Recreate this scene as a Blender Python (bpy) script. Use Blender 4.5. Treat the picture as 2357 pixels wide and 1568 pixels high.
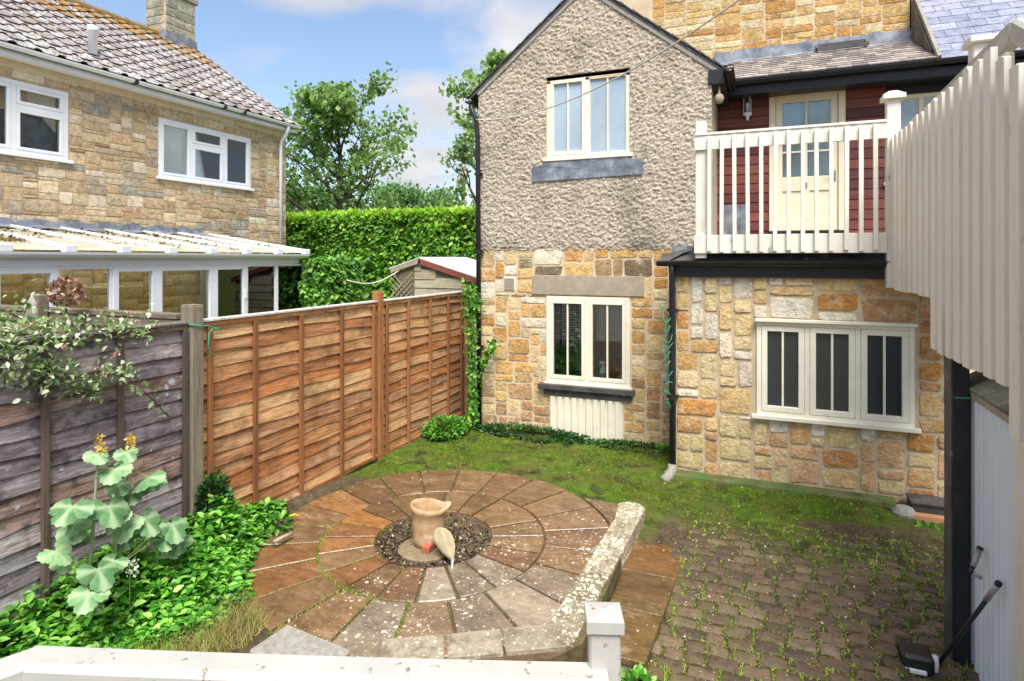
import bpy, bmesh, math, random
import numpy as np
from mathutils import Vector, Matrix, noise
R = math.radians
rnd = random.Random(7)
rng = np.random.default_rng(7)
scene = bpy.context.scene
col = scene.collection
for o in list(bpy.data.objects):
    bpy.data.objects.remove(o)

# ------------------------------------------------------------------ camera, sky, sun, exposure
AZ, F, HX, HY, H = R(22.3), 1400.0, 1178.0, 595.0, 2.5      # yaw, focal length and horizon of the 2357-px-wide view
cam = bpy.data.cameras.new('camera')
cam.sensor_width = 36.0
cam.lens = 36.0 * F / 2357.0
cam.shift_y = -(784.0 - HY) / 2357.0
cam.clip_start, cam.clip_end = 0.05, 3000.0
camo = bpy.data.objects.new('camera', cam)
camo.location = (0, 0, H)
camo.rotation_euler = (R(90), 0, AZ)
col.objects.link(camo)
scene.camera = camo

SUN_EL, SUN_AZ = R(58), R(150)          # azimuth clockwise from +Y: behind the camera, a little to the right
world = bpy.data.worlds.new('World')
scene.world = world
world.use_nodes = True

def nd(nt, typ, props=None, **ins):
    n = nt.nodes.new(typ)
    for k, v in (props or {}).items():
        setattr(n, k, v)
    for k, v in ins.items():
        s = n.inputs[int(k[1:])] if k[0] == '_' and k[1:].isdigit() else n.inputs[k.replace('_', ' ')]
        if hasattr(v, 'is_output'):
            nt.links.new(v, s)
        else:
            s.default_value = v
    return n

def ramp(nt, fac, stops, interp='LINEAR'):
    n = nt.nodes.new('ShaderNodeValToRGB')
    n.color_ramp.interpolation = interp
    e = n.color_ramp.elements
    while len(e) < len(stops):
        e.new(0.5)
    for i, (p, c) in enumerate(stops):
        e[i].position = p
        e[i].color = (c, c, c, 1) if isinstance(c, (int, float)) else (*c[:3], 1)
    nt.links.new(fac, n.inputs['Fac'])
    return n.outputs['Color']

def math_(nt, op, a, b=0.0):
    n = nd(nt, 'ShaderNodeMath', {'operation': op})
    for i, v in enumerate((a, b)):
        if hasattr(v, 'is_output'):
            nt.links.new(v, n.inputs[i])
        else:
            n.inputs[i].default_value = v
    return n.outputs[0]

def mixc(nt, fac, a, b, blend='MIX'):
    n = nd(nt, 'ShaderNodeMixRGB', {'blend_type': blend})
    for k, v in (('Fac', fac), ('Color1', a), ('Color2', b)):
        if hasattr(v, 'is_output'):
            nt.links.new(v, n.inputs[k])
        else:
            n.inputs[k].default_value = (*v[:3], 1) if k != 'Fac' else v
    return n.outputs['Color']

wt = world.node_tree
wt.nodes.clear()
sky = nd(wt, 'ShaderNodeTexSky', {'sky_type': 'NISHITA'})
sky.sun_disc = False
sky.sun_elevation, sky.sun_rotation = SUN_EL, SUN_AZ
sky.air_density, sky.dust_density, sky.ozone_density = 1.0, 0.6, 2.0
tc = nd(wt, 'ShaderNodeTexCoord')
sep = nd(wt, 'ShaderNodeSeparateXYZ', Vector=tc.outputs['Generated'])
zz = math_(wt, 'ADD', math_(wt, 'MAXIMUM', sep.outputs['Z'], 0.0), 0.22)
cv = nd(wt, 'ShaderNodeCombineXYZ', X=math_(wt, 'DIVIDE', sep.outputs['X'], zz), Y=math_(wt, 'DIVIDE', sep.outputs['Y'], zz), Z=0.0)
cl = nd(wt, 'ShaderNodeTexNoise', Vector=nd(wt, 'ShaderNodeMapping', Vector=cv.outputs[0], Location=(0.4, 2.2, 0), Scale=(1, 1, 1)).outputs[0],
        Scale=1.25, Detail=7.0, Roughness=0.52, Distortion=0.25)
mask = ramp(wt, cl.outputs['Fac'], [(0.44, 0.08), (0.57, 0.95)])
cl2 = nd(wt, 'ShaderNodeTexNoise', Vector=cv.outputs[0], Scale=2.3, Detail=4.0)
ccol = ramp(wt, cl2.outputs['Fac'], [(0.3, (2.9, 2.95, 3.2)), (0.7, (4.3, 4.25, 4.3))])
skyc = mixc(wt, mask, sky.outputs['Color'], ccol)
bg = nd(wt, 'ShaderNodeBackground', Color=skyc, Strength=0.105)
wo = nd(wt, 'ShaderNodeOutputWorld', Surface=bg.outputs[0])

sun = bpy.data.lights.new('sun', 'SUN')
sun.energy, sun.angle, sun.color = 3.1, R(32), (1.0, 0.96, 0.9)
suno = bpy.data.objects.new('sun', sun)
sd = Vector((math.sin(SUN_AZ) * math.cos(SUN_EL), math.cos(SUN_AZ) * math.cos(SUN_EL), math.sin(SUN_EL)))
suno.rotation_euler = sd.to_track_quat('Z', 'Y').to_euler()
suno.location = sd * 60
col.objects.link(suno)
scene.render.engine = 'CYCLES'
scene.view_settings.view_transform = 'Standard'
scene.view_settings.look = 'None'
scene.view_settings.gamma = 1.0
scene.view_settings.use_curve_mapping = False
scene.view_settings.exposure = 1.08

# ------------------------------------------------------------------ pixel -> direction -> point on a known plane
CA, SA = math.cos(AZ), math.sin(AZ)
def ray(x, y):
    r = (x - HX) / F
    return Vector((r * CA - SA, r * SA + CA, (HY - y) / F))
def onY(x, y, Y):
    d = ray(x, y); t = Y / d.y
    return Vector((d.x * t, Y, H + d.z * t))
def onX(x, y, X):
    d = ray(x, y); t = X / d.x
    return Vector((X, d.y * t, H + d.z * t))
def onZ(x, y, z):
    d = ray(x, y); t = (z - H) / d.z
    return Vector((d.x * t, d.y * t, z))

def C(r, g, b):
    f = lambda v: (v / 255 / 12.92) if v / 255 <= 0.04045 else ((v / 255 + 0.055) / 1.055) ** 2.4
    return (f(r), f(g), f(b))

# ------------------------------------------------------------------ objects
WL = {}
def wloc(o):
    return WL.get(o.name, Vector((0, 0, 0))) if o else Vector((0, 0, 0))
def place(o, parent, loc, rot=None, scale=None):
    loc = Vector(loc)
    o.parent = parent
    o.location = loc - wloc(parent)
    if rot is not None: o.rotation_euler = rot
    if scale is not None: o.scale = scale
    col.objects.link(o)
    WL[o.name] = loc
    return o
def tag(o, label=None, cat=None, group=None, kind=None):
    if label: o['label'] = label
    if cat: o['category'] = cat
    if group: o['group'] = group
    if kind: o['kind'] = kind
    return o
def thing(name, label, cat, loc=(0, 0, 0), group=None):
    o = bpy.data.objects.new(name, None)
    o.empty_display_size = 0.1
    place(o, None, loc)
    return tag(o, label, cat, group)
def piece(name, mesh, parent, loc, rot=None, scale=None, color=None, alpha=1.0):
    o = bpy.data.objects.new(name, mesh)
    if color is not None: o.color = (*color, alpha)
    return place(o, parent, loc, rot, scale)
def mesh_np(name, V, Fc, mat, smooth=False):
    me = bpy.data.meshes.new(name)
    V = np.asarray(V, np.float32).reshape(-1, 3); Fc = np.asarray(Fc, np.int32)
    n, k = Fc.shape
    me.vertices.add(len(V)); me.vertices.foreach_set('co', V.ravel())
    me.loops.add(n * k); me.loops.foreach_set('vertex_index', Fc.ravel())
    me.polygons.add(n)
    me.polygons.foreach_set('loop_start', np.arange(0, n * k, k, dtype=np.int32))
    me.polygons.foreach_set('loop_total', np.full(n, k, np.int32))
    if smooth: me.polygons.foreach_set('use_smooth', np.ones(n, bool))
    me.update(calc_edges=True)
    if mat: me.materials.append(mat)
    return me

class MB:
    """collects shapes; build() links them as ONE mesh object. T maps local (along, depth, height) to world."""
    def __init__(s, T=None):
        s.v, s.f, s.T = [], [], T or (lambda a, d, z: (a, d, z))
    def add(s, vs, fs):
        b = len(s.v)
        s.v += [s.T(*p) for p in vs]
        s.f += [[b + i for i in f] for f in fs]
        return s
    def box(s, x0, x1, y0, y1, z0, z1):
        vs = [(x, y, z) for z in (z0, z1) for y in (y0, y1) for x in (x0, x1)]
        return s.add(vs, [(0, 2, 3, 1), (4, 5, 7, 6), (0, 1, 5, 4), (2, 6, 7, 3), (0, 4, 6, 2), (1, 3, 7, 5)])
    def bar(s, p, q, w, h, up=(0, 0, 1)):
        p, q = Vector(p), Vector(q); d = (q - p).normalized()
        sx = d.cross(Vector(up)).normalized(); uz = sx.cross(d).normalized()
        vs = [tuple(c + sx * a * w / 2 + uz * b * h / 2) for c in (p, q) for b in (-1, 1) for a in (-1, 1)]
        return s.add(vs, [(0, 1, 3, 2), (4, 6, 7, 5), (0, 4, 5, 1), (2, 3, 7, 6), (0, 2, 6, 4), (1, 5, 7, 3)])
    def tube(s, pts, r, n=8):
        pts = [Vector(p) for p in pts]
        rs = r if isinstance(r, (list, tuple)) else [r] * len(pts)
        vs, fs = [], []
        prev = None
        for i, p in enumerate(pts):
            d = (pts[min(i + 1, len(pts) - 1)] - pts[max(i - 1, 0)]).normalized()
            a = prev if prev is not None else (Vector((0, 0, 1)) if abs(d.z) < 0.9 else Vector((1, 0, 0)))
            x = (a - d * a.dot(d)).normalized(); prev = x
            y = d.cross(x)
            vs += [tuple(p + (x * math.cos(2 * math.pi * k / n) + y * math.sin(2 * math.pi * k / n)) * rs[i]) for k in range(n)]
        m = len(pts)
        for i in range(m - 1):
            fs += [(i * n + k, i * n + (k + 1) % n, (i + 1) * n + (k + 1) % n, (i + 1) * n + k) for k in range(n)]
        fs += [tuple(range(n))[::-1], tuple(range((m - 1) * n, m * n))]
        return s.add(vs, fs)
    def lathe(s, prof, c, n=24):
        vs, fs = [], []
        for r, z in prof:
            vs += [(c[0] + r * math.cos(2 * math.pi * k / n), c[1] + r * math.sin(2 * math.pi * k / n), c[2] + z) for k in range(n)]
        for i in range(len(prof) - 1):
            fs += [(i * n + k, i * n + (k + 1) % n, (i + 1) * n + (k + 1) % n, (i + 1) * n + k) for k in range(n)]
        fs += [tuple(range(n))[::-1], tuple(range((len(prof) - 1) * n, len(prof) * n))]
        return s.add(vs, fs)
    def prism(s, poly, ext):
        n = len(poly); e = Vector(ext)
        vs = [tuple(p) for p in poly] + [tuple(Vector(p) + e) for p in poly]
        fs = [tuple(range(n))[::-1], tuple(range(n, 2 * n))] + [(i, (i + 1) % n, n + (i + 1) % n, n + i) for i in range(n)]
        return s.add(vs, fs)
    def quad(s, a, b, c, d):
        return s.add([a, b, c, d], [(0, 1, 2, 3)])
    def mesh(s, name, mat, bevel=0.0, smooth=False, center=(0, 0, 0), fix=True):
        c = Vector(center)
        me = bpy.data.meshes.new(name)
        me.from_pydata([tuple(Vector(p) - c) for p in s.v], [], s.f)
        if fix or bevel:
            bm = bmesh.new(); bm.from_mesh(me)
            if bevel:
                es = [e for e in bm.edges if len(e.link_faces) == 2 and e.calc_face_angle(0) > 0.6]
                bmesh.ops.bevel(bm, geom=es, offset=bevel, segments=1, affect='EDGES', profile=0.5, clamp_overlap=True)
            bmesh.ops.recalc_face_normals(bm, faces=bm.faces)
            bm.to_mesh(me); bm.free()
        if smooth:
            me.polygons.foreach_set('use_smooth', np.ones(len(me.polygons), bool))
        if mat: me.materials.append(mat)
        me.update()
        return me
    def build(s, name, mat, parent=None, bevel=0.0, smooth=False, color=None, alpha=1.0, fix=True):
        vs = np.array(s.v); c = (vs.min(0) + vs.max(0)) / 2
        if parent is None: c[2] = vs[:, 2].min()
        o = bpy.data.objects.new(name, s.mesh(name, mat, bevel, smooth, c, fix))
        if color is not None: o.color = (*color, alpha)
        return place(o, parent, c)

# ------------------------------------------------------------------ materials (all procedural, in world space)
def new_mat(name):
    m = bpy.data.materials.new(name); m.use_nodes = True
    nt = m.node_tree; nt.nodes.clear()
    return m, nt
def coords(nt, scale=(1, 1, 1), local=False):
    if local:
        v = nd(nt, 'ShaderNodeTexCoord').outputs['Object']
    else:
        v = nd(nt, 'ShaderNodeNewGeometry').outputs['Position']
    return nd(nt, 'ShaderNodeMapping', Vector=v, Scale=scale).outputs[0]
def noise_(nt, vec, scale, detail=5.0, rough=0.6, dist=0.0):
    return nd(nt, 'ShaderNodeTexNoise', Vector=vec, Scale=scale, Detail=detail, Roughness=rough, Distortion=dist).outputs['Fac']
def finish(nt, color, rough, bumps=(), metallic=0.0, spec=0.5, normal=None):
    p = nd(nt, 'ShaderNodeBsdfPrincipled', Metallic=metallic)
    for k, v in (('Base Color', color), ('Roughness', rough), ('Specular IOR Level', spec)):
        if hasattr(v, 'is_output'): nt.links.new(v, p.inputs[k])
        else: p.inputs[k].default_value = (*v[:3], 1) if k == 'Base Color' else v
    prev = None
    for h, strength, dist in bumps:
        b = nd(nt, 'ShaderNodeBump', Strength=strength, Distance=dist, Height=h)
        if prev: nt.links.new(prev, b.inputs['Normal'])
        prev = b.outputs[0]
    if prev: nt.links.new(prev, p.inputs['Normal'])
    out = nd(nt, 'ShaderNodeOutputMaterial', Surface=p.outputs[0])
    return p

def M(name, cols, scale=4.0, rough=0.8, bump=0.3, bdist=0.01, bscale=60.0, stretch=(1, 1, 1), spec=0.4, metallic=0.0,
      stains=(), rvar=0.0, mid=(0.3, 0.7)):
    """plain surface: noise between colours, extra stains [(colour, noise scale, threshold, width, strength)], fine bump"""
    m, nt = new_mat(name)
    v = coords(nt, stretch)
    n1 = noise_(nt, v, scale, 6.0, 0.65)
    k = len(cols)
    c = ramp(nt, n1, [(mid[0] + (mid[1] - mid[0]) * i / max(1, k - 1), cc) for i, cc in enumerate(cols)]) if k > 1 else cols[0]
    for sc, ss, th, wd, st in stains:
        sn = noise_(nt, coords(nt, stretch), ss, 5.0, 0.6)
        f = ramp(nt, sn, [(th, 0.0), (th + wd, st)])
        c = mixc(nt, f, c, sc)
    r = rough
    if rvar:
        r = ramp(nt, noise_(nt, v, scale * 2.2), [(0.35, max(0.05, rough - rvar)), (0.65, min(1, rough + rvar))])
    b = noise_(nt, v, bscale, 4.0, 0.6)
    finish(nt, c, r, [(b, bump, bdist)] if bump else [], metallic, spec)
    return m

def PM(name, rough=0.85, bump=0.6, bdist=0.012, bscale=22.0, var=0.5, stretch=(1, 1, 1), spec=0.35, palette=None,
       lichen=None, vscale=9.0, dirt=None, rvar=0.0, streak=None):
    """pieces: colour from Object Info (or a palette over loose pieces of a joined mesh), mottled; alpha drives lichen spots"""
    m, nt = new_mat(name)
    oi = nd(nt, 'ShaderNodeObjectInfo')
    ge = nd(nt, 'ShaderNodeNewGeometry')
    base = oi.outputs['Color'] if palette is None else ramp(nt, ge.outputs['Random Per Island'], palette)
    v = coords(nt, stretch)
    n1 = noise_(nt, v, vscale, 6.0, 0.7)
    n2 = noise_(nt, v, vscale * 5.0, 4.0, 0.6)
    k = ramp(nt, n1, [(0.25, 1.0 - var), (0.5, 1.0), (0.78, 1.0 + var * 0.75)])
    c = mixc(nt, 1.0, base, k, 'MULTIPLY')
    k2 = ramp(nt, n2, [(0.3, 1.0 - var * 0.45), (0.7, 1.0 + var * 0.3)])
    c = mixc(nt, 1.0, c, k2, 'MULTIPLY')
    if streak:
        f = ramp(nt, noise_(nt, nd(nt, 'ShaderNodeMapping', Vector=v, Location=(5, 3, 8)).outputs[0], streak[1], 7.0, 0.7), [(streak[2], 0.0), (streak[2] + 0.14, streak[3])])
        c = mixc(nt, f, c, streak[0])
    if dirt:
        f = ramp(nt, noise_(nt, coords(nt), dirt[1], 5.0, 0.65), [(dirt[2], 0.0), (dirt[2] + 0.16, dirt[3])])
        c = mixc(nt, f, c, dirt[0])
    if lichen:
        lf = None
        for sc, off in ((1.0, 0.0), (2.3, 3.0)):
            wv = nd(nt, 'ShaderNodeMapping', Vector=coords(nt), Location=(off, off * 2, off)).outputs[0]
            warp = nd(nt, 'ShaderNodeTexNoise', Vector=wv, Scale=lichen[1] * sc * 1.6, Detail=2.0)
            wv2 = nd(nt, 'ShaderNodeVectorMath', {'operation': 'MULTIPLY_ADD'}, _0=warp.outputs['Color'], _1=(0.5 / lichen[1] / sc,) * 3, _2=wv).outputs[0]
            vo = nd(nt, 'ShaderNodeTexVoronoi', Vector=wv2, Scale=lichen[1] * sc)
            pick = nd(nt, 'ShaderNodeSeparateColor', Color=vo.outputs['Color']).outputs[0]
            patch = noise_(nt, coords(nt), 2.6, 3.0, 0.6)
            rad = math_(nt, 'MULTIPLY', math_(nt, 'SUBTRACT', math_(nt, 'ADD', math_(nt, 'MULTIPLY', oi.outputs['Alpha'], lichen[2]), math_(nt, 'MULTIPLY', patch, 0.9)), math_(nt, 'ADD', math_(nt, 'MULTIPLY', pick, 0.6), 0.72)), 1.0)
            s_ = math_(nt, 'MINIMUM', math_(nt, 'MAXIMUM', math_(nt, 'MULTIPLY', math_(nt, 'SUBTRACT', rad, vo.outputs['Distance']), 9.0), 0.0), 0.85)
            lf = s_ if lf is None else math_(nt, 'MAXIMUM', lf, s_)
        c = mixc(nt, lf, c, lichen[0])
    r = rough
    if rvar:
        r = ramp(nt, n1, [(0.3, max(0.05, rough - rvar)), (0.7, min(1.0, rough + rvar))])
    b1 = noise_(nt, v, bscale, 5.0, 0.65)
    b2 = noise_(nt, v, bscale * 4.5, 3.0, 0.6)
    finish(nt, c, r, [(b1, bump, bdist), (b2, bump * 0.7, bdist * 0.35)], 0.0, spec)
    return m

def LM(name, palette, trans=0.35, rough=0.45, spec=0.4):
    """leaves: colour varies from leaf to leaf, some light passes through"""
    m, nt = new_mat(name)
    ge = nd(nt, 'ShaderNodeNewGeometry')
    oi = nd(nt, 'ShaderNodeObjectInfo')
    f = math_(nt, 'FRACT', math_(nt, 'ADD', ge.outputs['Random Per Island'], oi.outputs['Random']))
    c = ramp(nt, f, palette)
    n1 = noise_(nt, coords(nt), 2.2, 3.0)
    c = mixc(nt, 1.0, c, ramp(nt, n1, [(0.3, 0.72), (0.7, 1.22)]), 'MULTIPLY')
    p = nd(nt, 'ShaderNodeBsdfPrincipled', Base_Color=c, Roughness=rough)
    p.inputs['Specular IOR Level'].default_value = spec
    t = nd(nt, 'ShaderNodeBsdfTranslucent', Color=mixc(nt, 1.0, c, (1.0, 1.15, 0.6), 'MULTIPLY'))
    mx = nd(nt, 'ShaderNodeMixShader', Fac=trans)
    nt.links.new(p.outputs[0], mx.inputs[1]); nt.links.new(t.outputs[0], mx.inputs[2])
    nd(nt, 'ShaderNodeOutputMaterial', Surface=mx.outputs[0])
    return m

def glass_mat(name, tint=(0.9, 0.95, 0.95), refl=1.0, rough=0.01):
    m, nt = new_mat(name)
    fr = nd(nt, 'ShaderNodeFresnel', IOR=1.5)
    f = math_(nt, 'MINIMUM', math_(nt, 'MULTIPLY', fr.outputs[0], 2.0 * refl), 1.0)
    g = nd(nt, 'ShaderNodeBsdfGlossy', Roughness=rough)
    g.inputs['Color'].default_value = (1, 1, 1, 1)
    t = nd(nt, 'ShaderNodeBsdfTransparent'); t.inputs['Color'].default_value = (*tint, 1)
    mx = nd(nt, 'ShaderNodeMixShader', Fac=f)
    nt.links.new(t.outputs[0], mx.inputs[1]); nt.links.new(g.outputs[0], mx.inputs[2])
    nd(nt, 'ShaderNodeOutputMaterial', Surface=mx.outputs[0])
    return m

MAT = {}
MAT['mortar'] = M('mortar', [C(196, 174, 142), C(222, 204, 174)], 6, 0.95, 0.8, 0.008, 70)
MAT['mortar_grey'] = M('mortar_grey', [C(172, 152, 122), C(206, 188, 156)], 6, 0.95, 0.8, 0.008, 70)
MAT['stone'] = PM('cotswold_stone', 0.9, 1.0, 0.03, 26, 0.5, vscale=12, streak=(C(240, 224, 190), 7.0, 0.52, 0.5), dirt=(C(120, 98, 62), 6.0, 0.6, 0.4))
MAT['stone_joined'] = PM('joined_stone', 0.9, 0.8, 0.012, 18, 0.4, palette=[(0, C(176, 146, 106)), (0.4, C(202, 176, 136)), (0.7, C(150, 122, 88)), (1, C(214, 196, 164))])
MAT['lintel'] = M('lintel_stone', [C(150, 138, 120), C(176, 162, 140)], 8, 0.9, 0.4, 0.006, 120)
MAT['roughcast'] = M('roughcast', [C(124, 112, 97), C(196, 182, 162), C(236, 226, 210)], 48, 0.95, 1.0, 0.02, 75,
                     stains=[(C(98, 88, 76), 1.6, 0.52, 0.2, 0.6), (C(214, 194, 166), 1.1, 0.55, 0.18, 0.45), (C(84, 78, 68), 5.0, 0.6, 0.12, 0.45)])
MAT['cream'] = M('cream_paint', [C(226, 218, 196), C(238, 232, 212)], 5, 0.45, 0.15, 0.003, 60, stains=[(C(186, 174, 148), 4, 0.62, 0.14, 0.5)])
MAT['buff'] = M('buff_paint', [C(226, 212, 180), C(236, 224, 196)], 5, 0.45, 0.1, 0.003, 60, stains=[(C(180, 150, 108), 5, 0.64, 0.14, 0.4)])
MAT['white_wood'] = M('weathered_white_paint', [C(218, 212, 198), C(234, 229, 217)], 9, 0.55, 0.5, 0.004, 26, stretch=(1, 1, 0.25),
                      stains=[(C(176, 166, 136), 3.0, 0.56, 0.16, 0.55), (C(112, 102, 72), 16, 0.63, 0.07, 0.6)])
MAT['screen_paint'] = M('screen_paint', [C(232, 222, 206), C(243, 235, 222)], 7, 0.6, 0.5, 0.004, 30, stretch=(1, 1, 0.2), stains=[(C(190, 174, 150), 2.0, 0.54, 0.16, 0.5), (C(150, 138, 112), 22, 0.66, 0.08, 0.5)])
MAT['rail_paint'] = M('rail_paint', [C(172, 168, 160), C(188, 184, 176)], 5, 0.4, 0.3, 0.003, 50, stretch=(1, 1, 1),
                      stains=[(C(196, 184, 160), 3.5, 0.6, 0.16, 0.4), (C(112, 94, 70), 30, 0.625, 0.04, 0.8)])
MAT['upvc'] = M('upvc', [C(228, 230, 236), C(238, 240, 244)], 3, 0.3, 0.0, spec=0.5, stains=[(C(196, 196, 194), 2.5, 0.6, 0.2, 0.35)])
MAT['black'] = M('black_paint', [C(24, 25, 29), C(42, 43, 48)], 8, 0.45, 0.15, 0.003, 50, stains=[(C(76, 76, 78), 7, 0.63, 0.15, 0.4)])
MAT['lead'] = M('lead_sheet', [C(84, 90, 100), C(124, 130, 140), C(164, 168, 174)], 5, 0.5, 0.3, 0.006, 25, metallic=0.1,
                stains=[(C(190, 190, 190), 9, 0.62, 0.1, 0.6), (C(60, 62, 66), 4, 0.6, 0.12, 0.5)])
MAT['slate'] = PM('roof_slate', 0.4, 0.5, 0.006, 30, 0.22, spec=0.5, vscale=5, rvar=0.1)
MAT['slate_dark'] = M('dark_slate', [C(58, 56, 56), C(92, 88, 86)], 6, 0.6, 0.5, 0.008, 40, stains=[(C(170, 168, 160), 12, 0.62, 0.1, 0.5)])
MAT['tile'] = PM('concrete_roof_tile', 0.9, 0.9, 0.012, 24, 0.6, vscale=10, lichen=(C(208, 204, 200), 14.0, .95), dirt=(C(104, 80, 60), 9.0, 0.54, 0.6))
MAT['stone_tile'] = PM('stone_tile', 0.8, 0.9, 0.01, 26, 0.5, vscale=9)
MAT['red_board'] = PM('red_stained_board', 0.5, 0.4, 0.004, 14, 0.45, stretch=(0.6, 1, 9), vscale=3, rvar=0.1)
MAT['fence_board'] = PM('fence_board', 0.55, 0.9, 0.008, 6, 0.7, stretch=(2, 0.6, 7), vscale=3.6, streak=(C(224, 188, 146), 2.6, 0.52, 0.6), dirt=(C(92, 56, 36), 2.6, 0.52, 0.55))
MAT['old_board'] = PM('old_fence_board', 0.8, 1.0, 0.01, 6, 0.75, stretch=(2, 0.8, 6), vscale=4.0, streak=(C(186, 180, 188), 3.2, 0.52, 0.65), dirt=(C(60, 48, 50), 6.0, 0.5, 0.75), lichen=(C(178, 176, 184), 12.0, .9))
MAT['post'] = PM('post_wood', 0.85, 0.8, 0.008, 8, 0.5, stretch=(6, 6, 0.5), vscale=4)
MAT['slab'] = PM('sandstone_slab', 0.28, 0.8, 0.01, 9, 0.55, stretch=(1.0, 1.7, 1), vscale=3.2, spec=0.55, lichen=(C(200, 190, 168), 21.0, .70), streak=(C(182, 160, 130), 3.0, 0.55, 0.45), dirt=(C(84, 62, 44), 5.0, 0.55, 0.6), rvar=0.2)
MAT['kerb'] = PM('lichened_kerb', 0.8, 0.9, 0.012, 26, 0.5, vscale=7, lichen=(C(228, 216, 186), 20.0, .88), dirt=(C(92, 84, 66), 9.0, 0.5, 0.6))
MAT['paver'] = PM('granite_sett', 0.62, 0.9, 0.01, 34, 0.6, vscale=14, spec=0.5, lichen=(C(206, 200, 176), 24.0, .8), dirt=(C(88, 96, 42), 3.5, 0.54, 0.5))
MAT['concrete'] = M('concrete', [C(128, 123, 113), C(166, 161, 150)], 26, 0.9, 0.8, 0.006, 70, stains=[(C(98, 92, 82), 30, 0.62, 0.08, 0.6)])
MAT['terracotta'] = M('terracotta', [C(150, 116, 80), C(182, 148, 108), C(206, 180, 146)], 5, 0.85, 0.3, 0.005, 50,
                      stains=[(C(118, 110, 74), 6, 0.56, 0.14, 0.6), (C(232, 218, 196), 8, 0.62, 0.1, 0.5)])
MAT['brick'] = M('red_brick', [C(160, 84, 62), C(186, 108, 82)], 12, 0.9, 0.5, 0.005, 60)
MAT['timber_raw'] = M('raw_timber', [C(172, 116, 84), C(196, 142, 106)], 5, 0.8, 0.4, 0.004, 20, stretch=(1, 8, 8))
MAT['old_timber'] = M('old_timber', [C(96, 86, 72), C(134, 124, 104)], 5, 0.9, 0.6, 0.006, 14, stretch=(1, 6, 6), stains=[(C(96, 108, 50), 4, 0.55, 0.15, 0.6)])
MAT['shed_board'] = PM('shed_board', 0.9, 0.8, 0.008, 6, 0.5, stretch=(0.6, 2, 7), vscale=4)
MAT['felt'] = M('roof_felt', [C(206, 204, 206), C(224, 222, 224)], 5, 0.8, 0.2, 0.004, 60, stains=[(C(150, 148, 140), 4, 0.6, 0.14, 0.4)])
MAT['barge'] = M('red_bargeboard', [C(120, 62, 52), C(148, 84, 70)], 6, 0.8, 0.3, 0.004, 20)
MAT['steel'] = M('galvanised_steel', [C(214, 220, 226), C(230, 235, 240)], 3, 0.5, 0.1, 0.003, 20, metallic=0.0, stretch=(1, 1, 0.3))
MAT['tube_grey'] = M('grey_tube', [C(150, 152, 152), C(176, 178, 178)], 6, 0.4, 0.0, metallic=0.5)
MAT['white_plastic'] = M('white_plastic', [C(224, 226, 228), C(236, 238, 240)], 6, 0.4, 0.0)
MAT['polycarb'] = None
MAT['soil'] = M('soil', [C(62, 46, 32), C(96, 74, 52)], 14, 0.95, 1.0, 0.02, 40, stains=[(C(150, 128, 96), 30, 0.62, 0.1, 0.5)])
MAT['chips'] = PM('slate_chips', 0.7, 0.4, 0.004, 60, 0.4, palette=[(0, C(46, 38, 32)), (0.5, C(78, 64, 50)), (0.85, C(110, 94, 74)), (1.0, C(190, 176, 150))])
MAT['glass'] = glass_mat('window_glass')
MAT['frosted_sky'] = M('obscured_sky_pane', [C(150, 166, 180), C(172, 188, 200)], 2.0, 0.16, 0.05, 0.002, 120, spec=0.6)  # opaque frosted pane, sky reflection put into its pale blue colour
def obscured(name):
    m = glass_mat(name, (0.7, 0.74, 0.76), 0.8, 0.08); nt = m.node_tree
    out = [n for n in nt.nodes if n.type == 'OUTPUT_MATERIAL'][0]; s0 = out.inputs['Surface'].links[0].from_socket
    n1 = noise_(nt, coords(nt), 160.0, 2.0)
    p = nd(nt, 'ShaderNodeBsdfPrincipled', Base_Color=ramp(nt, n1, [(0.3, C(62, 68, 70)), (0.7, C(98, 106, 106))]), Roughness=0.3)
    mx = nd(nt, 'ShaderNodeMixShader', Fac=0.38); nt.links.new(s0, mx.inputs[1]); nt.links.new(p.outputs[0], mx.inputs[2]); nt.links.new(mx.outputs[0], out.inputs['Surface'])
    return m
MAT['dark_pane'] = obscured('obscured_dark_glass')
MAT['room'] = M('room_wall', [C(176, 168, 152), C(190, 182, 166)], 2, 0.9, 0.0)
MAT['dark_room'] = M('dark_room_wall', [C(104, 108, 112), C(120, 124, 128)], 2, 0.9, 0.0)
MAT['blind'] = M('blind_slat', [C(206, 196, 176), C(218, 208, 190)], 3, 0.5, 0.0)
MAT['curtain'] = M('curtain', [C(150, 160, 148), C(176, 184, 170)], 6, 0.9, 0.2, 0.004, 40)
MAT['net'] = M('net_curtain', [C(220, 218, 210), C(232, 230, 224)], 6, 0.9, 0.1, 0.004, 40)
MAT['chrome'] = M('chrome', [C(190, 194, 198)], 3, 0.15, 0.0, metallic=0.9)
MAT['rope_green'] = M('green_twine', [C(30, 120, 92), C(60, 170, 134)], 30, 0.8, 0.2)
MAT['cord'] = M('white_cord', [C(198, 192, 178), C(222, 218, 208)], 30, 0.7, 0.1)
MAT['bark'] = M('bark', [C(70, 62, 52), C(104, 94, 80)], 6, 0.95, 0.8, 0.03, 12, stretch=(3, 3, 0.5))
MAT['stem'] = M('plant_stem', [C(120, 138, 110), C(160, 172, 142)], 10, 0.7, 0.1)
MAT['dry_stem'] = M('dry_stem', [C(176, 160, 110), C(200, 186, 140)], 10, 0.8, 0.1)
MAT['leaf_tree'] = LM('tree_leaf', [(0, C(96, 124, 72)), (0.5, C(136, 166, 98)), (1, C(172, 196, 128))], 0.5)
MAT['leaf_far'] = LM('far_tree_leaf', [(0, C(88, 124, 78)), (0.5, C(116, 150, 98)), (1, C(146, 176, 122))])
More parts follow.
